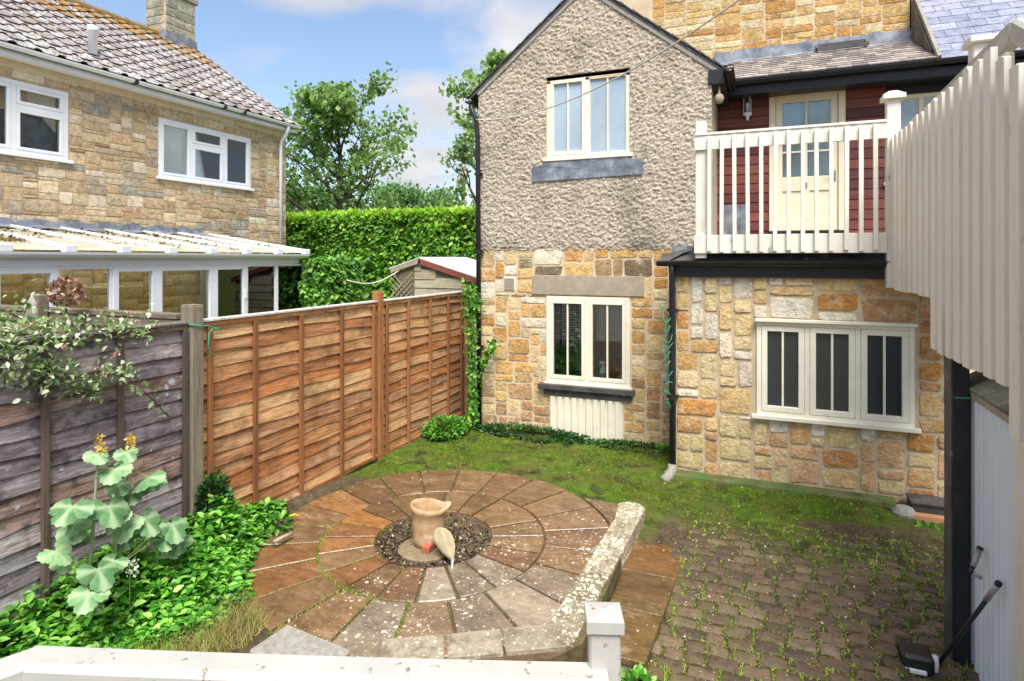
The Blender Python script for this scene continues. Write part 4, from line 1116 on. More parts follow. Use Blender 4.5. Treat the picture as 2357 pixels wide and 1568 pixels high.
# slate roof at the right and its tile-hung cheek
SX0, SX1 = 2.08, 5.2; sl_pitch = 0.97
mb = MB(); mb.prism([(SX0, EY + .02, EZ - .03), (SX0, EY + 2.4, EZ - .03 + 2.4 * sl_pitch), (SX0, EY + 2.4, EZ - .1 + 2.4 * sl_pitch), (SX0, EY + .02, EZ - .10)], (SX1 - SX0, 0, 0)); sr = mb.build('slate_roof', MAT['slate_dark'], mc)
an = math.atan(sl_pitch); rowL = .19
for r_ in range(15):
    s = rowL * r_; x = SX0 - .02 + (r_ % 2) * .16; x -= .16 if r_ % 2 else 0
    first = True
    while x < SX1 - .02 and r_ < 14:
        w = .32 if not (first and r_ % 2) else .16; first = False
        k = rnd.uniform(.94, 1.06)
        piece('slate', TILE, sr, (x + w / 2, EY + math.cos(an) * s, EZ + math.sin(an) * s - .012), (an - .035, 0, 0), (w - .006, rowL * 1.5, .009),
              tuple(v * k for v in rnd.choice([C(142, 145, 164), C(150, 153, 171), C(134, 138, 158)])))
        x += w
mb = MB(); mb.bar((SX0 - .03, EY, EZ + .01), (SX0 - .03, EY + 2.3, EZ + .01 + 2.3 * sl_pitch), .04, .06); mb.build('verge_board', MAT['concrete'], mc)
mb = MB(); mb.prism([(SX0 - .045, EY + .1, EZ), (SX0 - .045, EY + 2.3, EZ - .03 + 2.3 * sl_pitch), (SX0 - .045, EY + 2.3, EZ), ], (.03, 0, 0)); ck = mb.build('cheek', MAT['slate_dark'], mc)
for r_ in range(11):
    yb = EY + .16 + r_ * .105
    h0 = max(EZ + .02, EZ + (yb - EY) * .5); h1 = EZ + (yb - EY) * sl_pitch - .05
    if h1 - h0 < .03: continue
    mb = MB(); mb.prism([(SX0 - .05, yb, h0), (SX0 - .05, yb + .10, h0 + .09), (SX0 - .05, yb + .10, h1 + .09), (SX0 - .05, yb, h1)], (-.02, 0, .0)); 
    mb.build('cheek_tile', MAT['stone_tile'], ck, color=rnd.choice([C(104, 92, 82), C(124, 110, 96), C(92, 82, 76)]))
mb = MB(); mb.box(-3.2, 1.2, YM - .2, YM + .5, 7.55, 7.62); mb.build('eaves_board', MAT['black'], mc)
mb = MB(); mb.box(2.0, 5.2, YR + .25, YR + .5, 0, 5.0); mb.box(2.0, 5.2, YM + .0, YM + .4, 5.0, 7.0); mb.build('rear_wall', MAT['mortar'], mc)

# ================================================================== balcony railing
YB = 7.12
br = thing('balcony_railing', 'white painted timber balcony railing in front of the cream door', 'railing', (0.3, YB, 2.5))
mb = MB(); mb.box(-.69, -.57, YB - .0, YB + .10, 2.50, 4.04); mb.build('post', MAT['white_wood'], br, bevel=.006)
nb = MB(); nb.box(1.17, 1.29, YB - .02, YB + .10, 2.2, 4.10); npst = nb.build('post', MAT['white_wood'], br, bevel=.006)
mb = MB(); mb.box(1.13, 1.33, YB - .06, YB + .14, 4.10, 4.15); mb.prism([(1.14, YB - .05, 4.15), (1.32, YB - .05, 4.15), (1.27, YB - .0, 4.19), (1.19, YB - .0, 4.19)], (0, .16, 0)); mb.build('post_cap', MAT['white_wood'], npst, bevel=.005)
for (a, b) in ((-.70, .28), (.285, 1.17)):
    mb = MB(); mb.box(a, b, YB - .028, YB - .002, 3.71, 3.87); mb.build('top_rail', MAT['white_wood'], br, bevel=.004)
    mb = MB(); mb.box(a, b, YB - .028, YB - .002, 2.555, 2.76); mb.build('bottom_rail', MAT['white_wood'], br, bevel=.004)
mb = MB(); mb.box(-.69, 1.17, YB - .04, YB + .07, 3.872, 3.90); mb.build('rail_cap', MAT['white_wood'], br, bevel=.004)
bme = MB(); bme.box(-.021, .021, -.032, 0, 0, 1.27); BAL = bme.mesh('baluster', MAT['white_wood'], .003)
for zx in (370, 447, 530, 613, 697, 782, 868, 957, 1045, 1135, 1230, 1323, 1415):
    xd = (zx / 1.568 + 2600) * .5754
    p = onY(xd, 400, YB - .04)
    piece('baluster', BAL, br, (p.x, YB - .03, 2.575 + rnd.uniform(-.01, .01)), (0, R(rnd.uniform(-.4, .4)), 0))
mb = MB(); mb.box(-.66, 1.25, YB + .0, YR - .1, 2.66, 2.70); mb.build('deck', MAT['old_timber'], br)

# ================================================================== stair screen at the right
XS = 1.20
ss = thing('stair_screen', 'tall cream board screen along the outside stairs at the right', 'stair screen', (XS, 5.4, 1.6))
def btop(y): return 3.70 if y > 4.25 else 3.70 - .57 * (4.25 - y)
def bbot(y): return 2.20 if y > 5.5 else 1.81 if y > 3.97 else 1.57 if y > 3.2 else 1.2
y = 7.14; k = 0
while y > 2.3:
    w = rnd.uniform(.118, .136)
    for lay, (xo, yo) in enumerate(((0.0, 0.0), (.045, -.10))):
        yy = y + yo
        zt = btop(yy - w / 2) + rnd.uniform(-.015, .015) - (.02 if lay else 0); zb = bbot(yy - .06) + rnd.uniform(-.012, .012)
        mb = MB(); cut = rnd.choice((0, .012, .03))
        mb.prism([(XS + xo, yy, zb), (XS + xo, yy - w, zb), (XS + xo, yy - w, zt - cut), (XS + xo, yy - w * .75, zt), (XS + xo, yy, zt)], (.036, 0, 0))
        mb.build('board', MAT['screen_paint'], ss, bevel=.003)
    y -= .20; k += 1
mb = MB(); mb.bar((XS + .115, 7.05, 3.70), (XS + .115, 4.15, 3.76), .09, .13); rb = mb.build('handrail', MAT['rail_paint'], ss, bevel=.018)
mb = MB(); mb.bar((XS + .115, 4.17, 3.765), (XS + .115, 2.2, 3.76 - .57 * 1.95), .09, .13); mb.build('handrail', MAT['rail_paint'], ss, bevel=.018)
mb = MB(); mb.bar((XS + .09, 7.1, 2.55), (XS + .09, 4.2, 2.55), .04, .2); mb.bar((XS + .09, 4.25, 2.5), (XS + .09, 2.2, 2.5 - .57 * 2.05), .04, .22); mb.build('stringer', MAT['white_wood'], ss)
pb = MB(); pb.box(XS + .17, XS + .30, 5.15, 5.28, 2.5, 4.00); pst = pb.build('post', MAT['white_wood'], ss, bevel=.006)
mb = MB(); mb.box(XS + .14, XS + .34, 5.11, 5.32, 4.00, 4.045); mb.build('post_cap', MAT['white_wood'], pst, bevel=.008)
mb = MB(); mb.box(XS + .12, 2.25, 4.2, 7.1, 2.58, 2.63); mb.build('deck', MAT['old_timber'], ss)
for t in range(7):
    mb = MB(); yy = 4.2 - .28 * (t + 1); mb.box(XS + .12, 2.25, yy, yy + .27, 2.58 - .17 * (t + 1), 2.62 - .17 * (t + 1)); mb.build('tread', MAT['old_timber'], ss)
# ================================================================== neighbour's house
XN = -10.15; NY0, NY1 = 1.5, 11.0; NE = 5.42
nh = thing('neighbour_house', 'neighbouring two-storey stone house with white windows and a tiled roof', 'house', (XN, 7, 0))
def nwin(x0, yt0, yb0, x1):
    a, b = onX(x0, yt0, XN), onX(x1, 300, XN); c = onX(x0, yb0, XN)
    return (a.y, b.y, c.z, a.z)
NW2 = nwin(363, 270, 408, 576)
NW1 = list(nwin(156, 214, 372, 20)); _m = onX(30, 300, XN).y; NW1 = (2 * _m - NW1[0], NW1[0], NW1[2], NW1[3])
HN = [NW1, NW2]
mb = MB(TX(XN)); holed_wall(mb, NY0, NY1, -.2, NE + .1, 0, .28, HN)
nwall = mb.build('wall', MAT['mortar_grey'], nh)
mb = MB(); mb.box(XN - 6.2, XN - .28, NY1 - .25, NY1, -.2, NE); mb.prism([(XN - 6.2, NY1 - .25, NE), (XN - .28, NY1 - .25, NE), (XN - 3.15, NY1 - .25, 7.7)], (0, .25, 0)); mb.build('gable_wall', MAT['mortar_grey'], nh)
pal_n = [C(216, 192, 156), C(206, 178, 140), C(224, 204, 172), C(194, 164, 126), C(232, 216, 190), C(202, 174, 138), C(188, 170, 146), C(212, 188, 152)]
y_start = 4.55
hl = [(h[0] - y_start, h[1] - y_start, h[2] - 2.85 - .02, h[3] - 2.85 + .02) for h in HN]
rects = pack(NY1 - y_start, NE - 2.85, .05, hl, [4, 5, 6, 7, 8, 9, 10], [1, 2, 2, 3, 3, 4, 4], 61)
def col_n(x, z, r):
    if r.random() < .05: return r.choice([C(164, 156, 142), C(174, 168, 154)])
    return None
lay_stones(nwall, rects, TX(XN, y_start, 2.85), R(90), pal_n, .010, (.006, .016), meshes=ASHLAR, seed=63, colf=col_n, tilt=.3)
# lower wall seen through the conservatory, stone colour lightened to look brightly lit
INNER = ASHLAR; MAT['stone_joined'] = PM('inner_stone_lit', 0.9, 0.8, 0.012, 18, 0.35, palette=[(0, C(226, 196, 138)), (0.5, C(238, 214, 164)), (1, C(208, 172, 112))])
rects = pack(NY1 - 5.2, 2.85, .1, [], [3, 4, 5, 6], [1, 2, 2, 3], 67)
lay_stones(nwall, rects, TX(XN, 5.2, 0), R(90), [C(186, 158, 108), C(170, 142, 94), C(200, 174, 124)], .012, (.008, .02), meshes=INNER, seed=68, limit=0, tilt=.3)
w = window(nh, TX(XN), *NW2, [1, 1.15, 1], 'upvc', 'glass', .06, .05, (-.01, .06), False, (.05, .06, .035), transom=[0, .68, 0], label='white three-light upper window by the downpipe')
w = window(nh, TX(XN), *NW1, [1, 1], 'upvc', 'glass', .07, .05, (-.01, .06), False, (.05, .06, .035), transom=[0, .68], label='white upper window at the left edge')
room(nh, TX(XN), NW2[0] - .3, NW2[1] + .3, NW2[2] - .4, NW2[3] + .3, 2.0, 'room', .29)
room(nh, TX(XN), NW1[0] - .3, NW1[1] + .3, NW1[2] - .4, NW1[3] + .3, 2.0, 'dark_room', .29)
wavy(nh, TX(XN), NW2[0] + .02, NW2[0] + .62, NW2[2] - .05, NW2[3] + .02, .16, 'curtain', 'net', .015, 5)
wavy(nh, TX(XN), NW2[1] - .62, NW2[1] - .1, NW2[2] - .05, NW2[3] + .02, .16, 'curtain', 'net', .015, 5)
wavy(nh, TX(XN), NW2[0] + .62, NW2[1] - .62, NW2[2] - .05, NW2[2] + .42, .2, 'net_curtain', 'net', .008, 5)
wavy(nh, TX(XN), NW1[0] + .02, NW1[1] - .02, NW1[2] - .05, NW1[3] + .02, .12, 'window_blind', 'lead', .003, 9)
# soffit, fascia, gutter, downpipe
mb = MB(); mb.box(XN - .02, XN + .02, NY0, NY1, NE - .14, NE - .0); mb.build('frieze', MAT['mortar'], nh)
mb = MB(); mb.box(XN + .022, XN + .20, NY0, NY1 + .1, NE - .02, NE + .0); mb.box(XN + .20, XN + .225, NY0, NY1 + .12, NE - .03, NE + .14); fas = mb.build('fascia', MAT['upvc'], nh)
gutter(nh, (XN + .285, NY0, NE + .11), (XN + .285, NY1 + .14, NE + .11), .058, 'upvc')
for xx in (310, 660 * .78, 560):
    p = onX(xx, 250, XN + .29); mb = MB(); mb.box(XN + .222, XN + .350, p.y - .03, p.y + .03, NE + .045, NE + .12); mb.build('gutter_bracket', MAT['black'], nh)
yp = onX(645, 400, XN + .06).y
downpipe(nh, [(XN + .285, yp, NE + .06), (XN + .25, yp, NE - .08), (XN + .09, yp, NE - .28), (XN + .07, yp, NE - .4), (XN + .07, yp, 2.0)], .036, mat='upvc')
# roof with rows of interlocking tiles
ex_, ez_ = XN + .30, NE + .14; rx_, rz_ = XN - 3.15, 7.86
mb = MB(); mb.prism([(ex_ - .02, NY0, ez_ - .04), (rx_, NY0, rz_ - .04), (rx_, NY0, rz_ - .1), (ex_ - .02, NY0, ez_ - .1)], (0, NY1 + .2 - NY0, 0))
mb.prism([(rx_, NY0, rz_ - .04), (rx_ - 3.3, NY0, ez_), (rx_ - 3.3, NY0, ez_ - .06), (rx_, NY0, rz_ - .1)], (0, NY1 + .2 - NY0, 0))
nroof = mb.build('roof', MAT['slate_dark'], nh)
tv, tf = [], []
prof = [(-.5, 0), (-.42, .8), (-.30, 1), (-.18, .75), (-.1, 0), (.12, -.1), (.3, -.05), (.5, 0)]
for yy in (0, 1):
    for th in (0, -.35):
        tv += [(x, yy, z + th) for x, z in prof]
m = len(prof)
for i in range(m - 1):
    tf += [(i, i + 1, 2 * m + i + 1, 2 * m + i), (m + i, i, i + 1, m + i + 1)]
NT = mesh_np('roof_tile', tv, np.array([q for q in tf]), MAT['tile'])
dx, dz = rx_ - ex_, rz_ - ez_; L = math.hypot(dx, dz); an = math.atan2(dz, -dx)
rows, cols = 15, 20; ty0, tw = 4.6, .33
for r_ in range(rows):
    s = L * r_ / rows
    for c_ in range(cols):
        yy = NY1 + .18 - tw * (c_ + .5)
        near = r_ / rows
        if near > .8 and rnd.random() < .75: cc, al = rnd.choice([C(150, 112, 62), C(164, 124, 70), C(140, 116, 74)]), .35
        elif near > .6 and rnd.random() < .35: cc, al = C(150, 118, 78), .5
        else: cc, al = rnd.choice([C(148, 142, 140), C(134, 128, 126), C(158, 152, 150), C(140, 128, 118)]), rnd.uniform(.6, .95)
        piece('roof_tile', NT, nroof, (ex_ + dx * s / L, yy, ez_ + dz * s / L + .002 + rnd.uniform(0, .008)), (an - .09, 0, R(90)), (tw, L / rows * 1.12, .035), cc, al)
V, Fc = [], []
tvn = np.array(tv)
for r_ in range(rows):
    s = L * r_ / rows
    for c_ in range(cols, 29):
        yy = NY1 + .18 - tw * (c_ + .5)
        q = tvn * np.array([tw, L / rows * 1.12, .035]); a = an - .09
        q = np.stack([q[:, 0], q[:, 1] * math.cos(a) - q[:, 2] * math.sin(a), q[:, 1] * math.sin(a) + q[:, 2] * math.cos(a)], 1)
        q = np.stack([-q[:, 1], q[:, 0], q[:, 2]], 1) + np.array([ex_ + dx * s / L, yy, ez_ + dz * s / L + .004])
        Fc.append(np.array(tf) + len(V) * len(tvn)); V.append(q)
o = cloud_obj('more_roof_tiles', np.concatenate(V), np.concatenate(Fc), PM('joined_tiles', .9, .9, .012, 24, .6, palette=[(0, C(136, 128, 124)), (.6, C(156, 148, 144)), (1, C(132, 112, 90))]), nroof, 'stuff')
for c_ in range(16):
    y1 = NY1 + .2 - .44 * c_; mb = MB(); mb.tube([(rx_, y1, rz_ - .03), (rx_, y1 - .45, rz_ - .035)], [.12, .11], 10); mb.build('ridge_tile', MAT['tile'], nroof, color=rnd.choice([C(150, 116, 64), C(140, 122, 90)]), alpha=.3)
# metal flue and white patch on the roof
pf = onX(213, 140, ex_ - .55); mb = MB(); mb.lathe([(.07, -.25), (.07, .12), (.085, .13), (.085, .22), (.02, .24)], (pf.x, pf.y, ez_ + .62), 14); mb.build('flue', MAT['upvc'], nroof, smooth=True)
# chimney
cy = onX(395, 60, rx_).y; ch = MB(); ch.box(rx_ - .35, rx_ + .3, cy - .40, cy + .40, 7.2, 8.78); chim = ch.build('chimney', MAT['mortar_grey'], nroof)
rects = pack(.8, 1.3, .1, [], [3, 4, 5], [2], 71)
for q in rects:
    piece('chimney_stone', rnd.choice(ASHLAR), chim, (rx_ + .3, cy - .4 + (q[0] + q[1]) / 2, 7.46 + (q[2] + q[3]) / 2), (0, 0, R(90)), (q[1] - q[0] - .012, .02, q[3] - q[2] - .012), rnd.choice([C(168, 164, 148), C(150, 148, 134), C(178, 172, 154)]))
rects = pack(.65, 1.3, .1, [], [3, 4], [2], 72)
for q in rects:
    piece('chimney_stone', rnd.choice(ASHLAR), chim, (rx_ - .35 + (q[0] + q[1]) / 2, cy - .4, 7.46 + (q[2] + q[3]) / 2), (0, 0, 0), (q[1] - q[0] - .012, .02, q[3] - q[2] - .012), rnd.choice([C(168, 164, 148), C(150, 148, 134), C(178, 172, 154)]))
mb = MB(); mb.box(rx_ - .41, rx_ + .36, cy - .46, cy + .46, 8.78, 8.9); mb.build('chimney_cap', MAT['concrete'], chim, bevel=.01)
mb = MB(); mb.box(rx_ - .37, rx_ + .335, cy - .43, cy + .43, 7.4, 7.86); mb.build('chimney_flashing', MAT['lead'], chim)

# ================================================================== conservatory
XC = -7.75; CY0, CY1 = 2.6, 8.72; CG = 2.545
cs = thing('conservatory', 'white lean-to conservatory with mossy pale roof beside the stone house', 'conservatory', (XC, 6, 0))
mb = MB(); mb.box(XC - .06, XC + .0, CY0, CY1, CG - .14, CG - .06); mb.box(XC - .06, XC, CY0, CY1, -.1, .5); mb.build('frame', MAT['upvc'], cs)
gutter(cs, (XC + .07, CY0, CG + .03), (XC + .07, CY1 + .12, CG + .03), .075, 'upvc')
mb = MB(); mb.box(XC - .02, XC + .012, CY0, CY1 + .1, CG - .06, CG + .02); mb.build('eaves_beam', MAT['upvc'], cs)
def cpan(px0, px1, top, dz0=.06):
    return onX(px0, 650, XC).y, onX(px1, 650, XC).y
edges = [(-130, -20, 0), (-20, 130, 1), (130, 258, 0), (258, 360, 1), (360, 490, 1), (490, 566, 1), (566, 636, 0), (636, 700, 0)]
for a, b, dr in edges:
    y0, y1 = cpan(a, b, 0); fw = .075 if dr else .035
    mb = MB(TX(XC)); e = .012 if dr else 0
    z0, z1 = .5, CG - .145
    mb.box(y0, y0 + fw, -e - .01, .05, z0, z1); mb.box(y1 - fw, y1, -e - .01, .05, z0, z1); mb.box(y0 + fw, y1 - fw, -e - .01, .05, z1 - fw, z1); mb.box(y0 + fw, y1 - fw, -e - .01, .05, z0, z0 + fw)
    fr = mb.build('glazed_panel', MAT['upvc'], cs, bevel=.004)
    m2 = MB(TX(XC)); m2.box(y0 + fw - .004, y1 - fw + .004, .015, .019, z0 + fw - .004, z1 - fw + .004); m2.build('pane', MAT['glass'], fr)
    if a == 490:
        m2 = MB(TX(XC)); m2.box(y1 - .055, y1 - .03, -.05, -.024, 1.85, 2.0); m2.build('handle', MAT['white_plastic'], fr, bevel=.004)
mb = MB(); mb.box(XN + .05, XC - .06, CY1 - .05, CY1, .5, .56); mb.box(XN + .05, XC - .06, CY1 - .05, CY1, CG - .1, CG - .02)
for q in (.0, .33, .66, .97): xx = XN + .05 + (XC - XN - .15) * q; mb.box(xx, xx + .06, CY1 - .052, CY1 + .002, .5, CG + (XC - xx) * .15)
mb.build('end_frame', MAT['upvc'], cs)
mb = MB(); mb.box(XN + .05, XC - .06, CY1 - .03, CY1 - .026, .5, CG); mb.build('end_pane', MAT['glass'], cs)
mb = MB(); mb.box(XN + .1, XC - .1, CY1 - .12, CY1 - .1, .3, 2.40); mb.build('end_backing_board', MAT['buff'], cs)  # added buff board, keeps the right-hand panes from looking dark
mb = MB(); mb.box(XN + .05, XC, CY0, CY1, -.05, .01); mb.build('floor', MAT['lintel'], cs)
RT = 2.93
for k in range(9):
    y1 = CY1 + .08 - k * .68; y0 = y1 - .67
    mb = MB(); mb.prism([(XC + .06, y0, CG + .055), (XN + .03, y0, RT), (XN + .03, y0, RT + .016), (XC + .06, y0, CG + .071)], (0, .66, 0)); mb.build('roof_panel', MAT['polycarb'], cs)
    mb = MB(); mb.tube([(XC + .10, y1, CG + .085), (XN + .10, y1, RT + .035)], .032, 8); mb.build('glazing_bar', MAT['upvc'], cs, smooth=True)
    mb = MB(); mb.box(XC + .04, XC + .14, y1 - .07, y1 + .07, CG + .03, CG + .12); mb.build('bar_end_cap', MAT['upvc'], cs, bevel=.01)
mb = MB(); n = 40; vs = []
for i in range(n + 1):
    y = CY0 + (CY1 - .0 - CY0) * i / n; j = .018 * math.sin(i * 1.9) + .012 * math.sin(i * 4.3)
    vs += [(XN + .2 + j, y, RT + .015 + .012 * math.sin(i * 3.1)), (XN + .045, y, RT + .06 + j * .5), (XN + .03, y, RT + .15 + j)]
mb.add(vs, [(3 * i + k, 3 * i + 3 + k, 3 * i + 4 + k, 3 * i + 1 + k) for i in range(n) for k in (0, 1)]); mb.build('lead_flashing', MAT['lead'], cs, fix=False)
V, Fc = [], []
P = []
for _ in range(70):
    y = rnd.uniform(CY0 + 1, CY1); u = rnd.random() ** .7; big = y < 5.0
    for k in range(rnd.randint(6, 26 if not big else 110)):
        P.append((y + rnd.gauss(0, .10), u + rnd.gauss(0, .05)))
P = np.array(P); P[:, 1] = np.clip(P[:, 1], .02, .98)
pts = np.stack([XC + .05 + (XN - XC) * P[:, 1], P[:, 0], CG + .072 + (RT - CG - .055) * P[:, 1]], 1)
pts[:, 2] += .008; V, Fc = leaf_cloud(pts, .045, up=3.0, wide=.9, seed=77)
o = cloud_obj('roof_moss', V, Fc, LM('roof_moss', [(0, C(70, 54, 30)), (.6, C(112, 86, 40)), (1, C(130, 112, 52))], .0, .9), cs, 'stuff')

# ================================================================== fences
XF = -4.45; FT = 1.96
def fy(px): return onX(px, 900, XF).y
def panel_mesh(y0, y1, z0, z1, nb, seed, amp=.012):
    """list of meshes: one per overlapping waney board, facing +X"""
    r = random.Random(seed); res = []
    h = (z1 - z0) / nb
    for k in range(nb):
        zb, zt = z0 + h * k, z0 + h * (k + 1) + .045
        n = 14; vs, fs = [], []
        ph, am, fq = r.uniform(0, 6), r.uniform(.4, 1.2) * amp, r.uniform(2, 5)
        for i in range(n + 1):
            y = y0 + (y1 - y0) * i / n
            wv = am * math.sin(ph + fq * (y - y0)) + am * .5 * math.sin(2.3 * fq * y + ph)
            bow = .006 * math.sin(ph * 2 + 3 * y)
            vs += [(XF + .022 + bow, y, zb + wv), (XF + .0 + bow * .4, y, zt), (XF + .008 + bow, y, zb + wv), (XF - .008 + bow * .4, y, zt)]
        for i in range(n):
            a, b = 4 * i, 4 * i + 4
            fs += [(a, b, b + 1, a + 1), (a + 2, a + 3, b + 3, b + 2), (a, a + 2, b + 2, b), (a + 1, b + 1, b + 3, a + 3)]
        res.append((vs, fs))
    return res
def fence_panel(parent_label, y0, y1, battens, bcols, matb, name, seed, zb, batcol, capcol, nb=12, group=None, sagz=0):
    th = thing(name, parent_label, 'fence', (XF, (y0 + y1) / 2, zb), 'panels of the boundary fence')
    for k, (vs, fs) in enumerate(panel_mesh(y0, y1, zb, FT - .03, nb, seed)):
        mb = MB(); mb.add(vs, fs); kk = rnd.uniform(.85, 1.15)
        mb.build('board', MAT[matb], th, color=tuple(v * kk for v in rnd.choice(bcols)), alpha=rnd.uniform(.35, .7))
    for i, yb in enumerate(battens):
        wdt = .045
        mb = MB(); mb.box(XF + .026, XF + .056, yb - wdt / 2, yb + wdt / 2, zb - .01, FT - .05); mb.build('batten', MAT['post'], th, bevel=.003, color=rnd.choice(batcol))
    mb = MB(); mb.box(XF + .012, XF + .046, y0, y1, FT - .05, FT - .005); mb.build('top_batten', MAT[matb], th, bevel=.003, color=batcol[0], alpha=.4)
    mb = MB(); mb.box(XF - .05, XF + .052, y0, y1, FT - .005, FT + .016); mb.build('capping', MAT['post'], th, bevel=.003, color=capcol)
    mb = MB(); mb.box(XF + .016, XF + .05, y0, y1, zb - .005, zb + .04); mb.build('bottom_batten', MAT[matb], th, bevel=.003, color=batcol[0], alpha=.4)
    return th
brownb = [C(184, 132, 88), C(200, 154, 106), C(168, 114, 74), C(192, 146, 106), C(180, 132, 96), C(208, 168, 120), C(188, 124, 76)]
batb = [C(146, 96, 58), C(158, 108, 68), C(134, 86, 54)]
YP1, YP2, YP3 = fy(440), fy(868), fy(1069)
fence_panel('orange-brown lap fence panel between the old grey post and the middle post', YP1 + .08, YP2 - .06, [fy(475), fy(580), fy(686), fy(780), fy(853)], brownb, 'fence_board', 'lap_fence', 3, .03, batb, C(206, 200, 190), 15)
fence_panel('orange-brown lap fence panel between the middle post and the house', YP2 + .06, YP3 - .06, [fy(884), fy(934), fy(984), fy(1026), fy(1057)], brownb, 'fence_board', 'lap_fence', 4, .0, batb, C(206, 200, 190), 15)
oldb = [C(156, 146, 148), C(138, 126, 128), C(164, 152, 150), C(146, 120, 108), C(130, 118, 122)]
oldbat = [C(100, 84, 74), C(88, 76, 68)]
fence_panel('old weathered grey lap fence panel left of the grey post', YP1 - 2.5, YP1 - .07, [fy(95), fy(268), fy(418), YP1 - 2.2], oldb, 'old_board', 'lap_fence', 5, .02, oldbat, C(120, 112, 110), 16)
def fpost(y, top, w, label, col):
    t = thing('fence_post', label, 'fence post', (XF, y, 0), 'posts of the boundary fence')
    mb = MB(); mb.box(XF - w / 2, XF + w / 2 + .02, y - w / 2, y + w / 2, -.1, top); p = mb.build('shaft', MAT['post'], t, bevel=.006, color=col)
    mb = MB(); z = top; mb.prism([(XF - w / 2 + .004, y - w / 2 + .004, z), (XF + w / 2 + .016, y - w / 2 + .004, z), (XF + w / 2 + .016, y + w / 2 - .004, z), (XF - w / 2 + .004, y + w / 2 - .004, z)], (0, 0, .012)); mb.build('post_top', MAT['post'], t, color=tuple(v * 1.15 for v in col))
fpost(YP1, 2.10, .115, 'old grey square fence post with green twine tied round it', C(134, 124, 104))
fpost(YP2, 2.08, .09, 'orange-brown fence post between the two brown panels', C(160, 108, 64))
fpost(YP3, 2.06, .10, 'brown end fence post covered with ivy beside the house', C(158, 118, 80))
fpost(YP1 - 2.56, 2.05, .10, 'old grey fence post at the far left end', C(124, 114, 100))
# green twine round the old post
def twine(name, label, pts, r=.006):
    mb = MB(); mb.tube(pts, r, 6); o = mb.build(name, MAT['rope_green'], None, smooth=True); return tag(o, label, 'twine')
w = .07
twine('green_twine', 'green plastic twine tied around the old grey fence post', [(XF - w, YP1 - .065, 1.955), (XF + .085, YP1 - .066, 1.95), (XF + .09, YP1 + .02, 1.93), (XF + .085, YP1 + .07, 1.93), (XF + .09, YP1 + .16, 1.90), (XF + .10, YP1 + .22, 1.885),
      (XF + .09, YP1 + .14, 1.90), (XF + .09, YP1 + .10, 1.86), (XF + .09, YP1 + .09, 1.75), (XF + .09, YP1 + .11, 1.68), (XF + .09, YP1 + .16, 1.66)])
# cross fence in the neighbour's garden
cf = thing('cross_fence', 'old mossy low fence running away from the grey post across the next garden', 'fence', (-6.2, YP1 - .05, 0))
yc = YP1 - .02
mb = MB(); mb.box(-8.6, XF - .08, yc - .02, yc + .0, .1, 1.99); mb.build('backing', MAT['old_timber'], cf)
for k in range(9):
    mb = MB(); z = .12 + k * .205; mb.prism([(-8.6, yc - .022, z), (-8.6, yc - .045, z), (-8.6, yc - .03, z + .22), (-8.6, yc - .022, z + .22)], (8.6 + XF - .08, 0, 0)); mb.build('board', MAT['shed_board'], cf, color=rnd.choice([C(120, 112, 90), C(132, 124, 100), C(104, 98, 80)]))
mb = MB(); mb.box(-8.6, XF - .08, yc - .07, yc + .03, 1.99, 2.035); mb.build('capping', MAT['old_timber'], cf, bevel=.004)
mb = MB(); mb.box(-8.6, XF - .08, yc - .06, yc - .046, 1.9, 1.985); mb.build('rail', MAT['old_timber'], cf)
for px in (205, 365, 258, 312):
    p = onY(px, 720, yc - .05); mb = MB(); mb.box(p.x - .025, p.x + .025, yc - .075, yc - .047, .2, 1.90); mb.build('batten', MAT['old_timber'], cf)
p = onY(122, 680, yc); mb = MB(); mb.box(p.x - .05, p.x + .05, yc - .16, yc - .072, 0, 2.16); mb.build('post', MAT['old_timber'], cf, bevel=.006)
p = onY(92, 708, yc - .09); mb = MB(); mb.lathe([(.01, -.14), (.06, -.12), (.085, -.05), (.085, .04), (.055, .11), (.01, .13)], (p.x, p.y - .02, p.z), 14); o = mb.build('stone_plaque', MAT['concrete'], None, smooth=True); tag(o, 'round stone face ornament hung on the mossy cross fence', 'ornament')

# ================================================================== garden shed next door
YS = 10.2
sh = thing('garden_shed', 'small timber shed with trellis side, red bargeboard and pale felt roof', 'shed', (-5.8, YS, 0))
ap = onY(967, 600, YS); le = onY(905, 622, YS); re = onY(1088, 641, YS)
rx2 = ap.x + (ap.x - (ap.x - (re.x - ap.x))) * 1.0; rex, rez = re.x + .35, re.z - .09
mb = MB(); mb.prism([(le.x + .06, YS, 0), (rex - .08, YS, 0), (rex - .08, YS, rez - .02), (ap.x, YS, ap.z - .06), (le.x + .06, YS, le.z - .04)], (0, 1.9, 0)); shb = mb.build('wall', MAT['old_timber'], sh)
xb = onY(955, 650, YS).x
for k in range(14):
    z = .12 + k * .165; zt = z + .19
    def roofz(x): return (ap.z - .07) + (rez - ap.z) * max(0, (x - ap.x)) / (rex - ap.x)
    zt2 = min(zt, roofz(xb)); 
    if z > roofz(xb): break
    xr = rex - .09
    if zt > roofz(xr): xr = ap.x + (rex - ap.x) * max(0.02, min(1, (ap.z - .07 - zt) / max(1e-3, ap.z - rez)))
    mb = MB(); mb.prism([(xb, YS - .004, z), (xb, YS - .03, z), (xb, YS - .012, zt2), (xb, YS - .004, zt2)], (xr - xb, 0, 0)); mb.build('board', MAT['shed_board'], sh, color=rnd.choice([C(168, 156, 128), C(150, 140, 112), C(178, 168, 142)]))
mb = MB(); mb.bar((ap.x - .01, YS - .05, ap.z - .01), (rex, YS - .05, rez - .03), .03, .10); mb.build('bargeboard', MAT['barge'], sh)
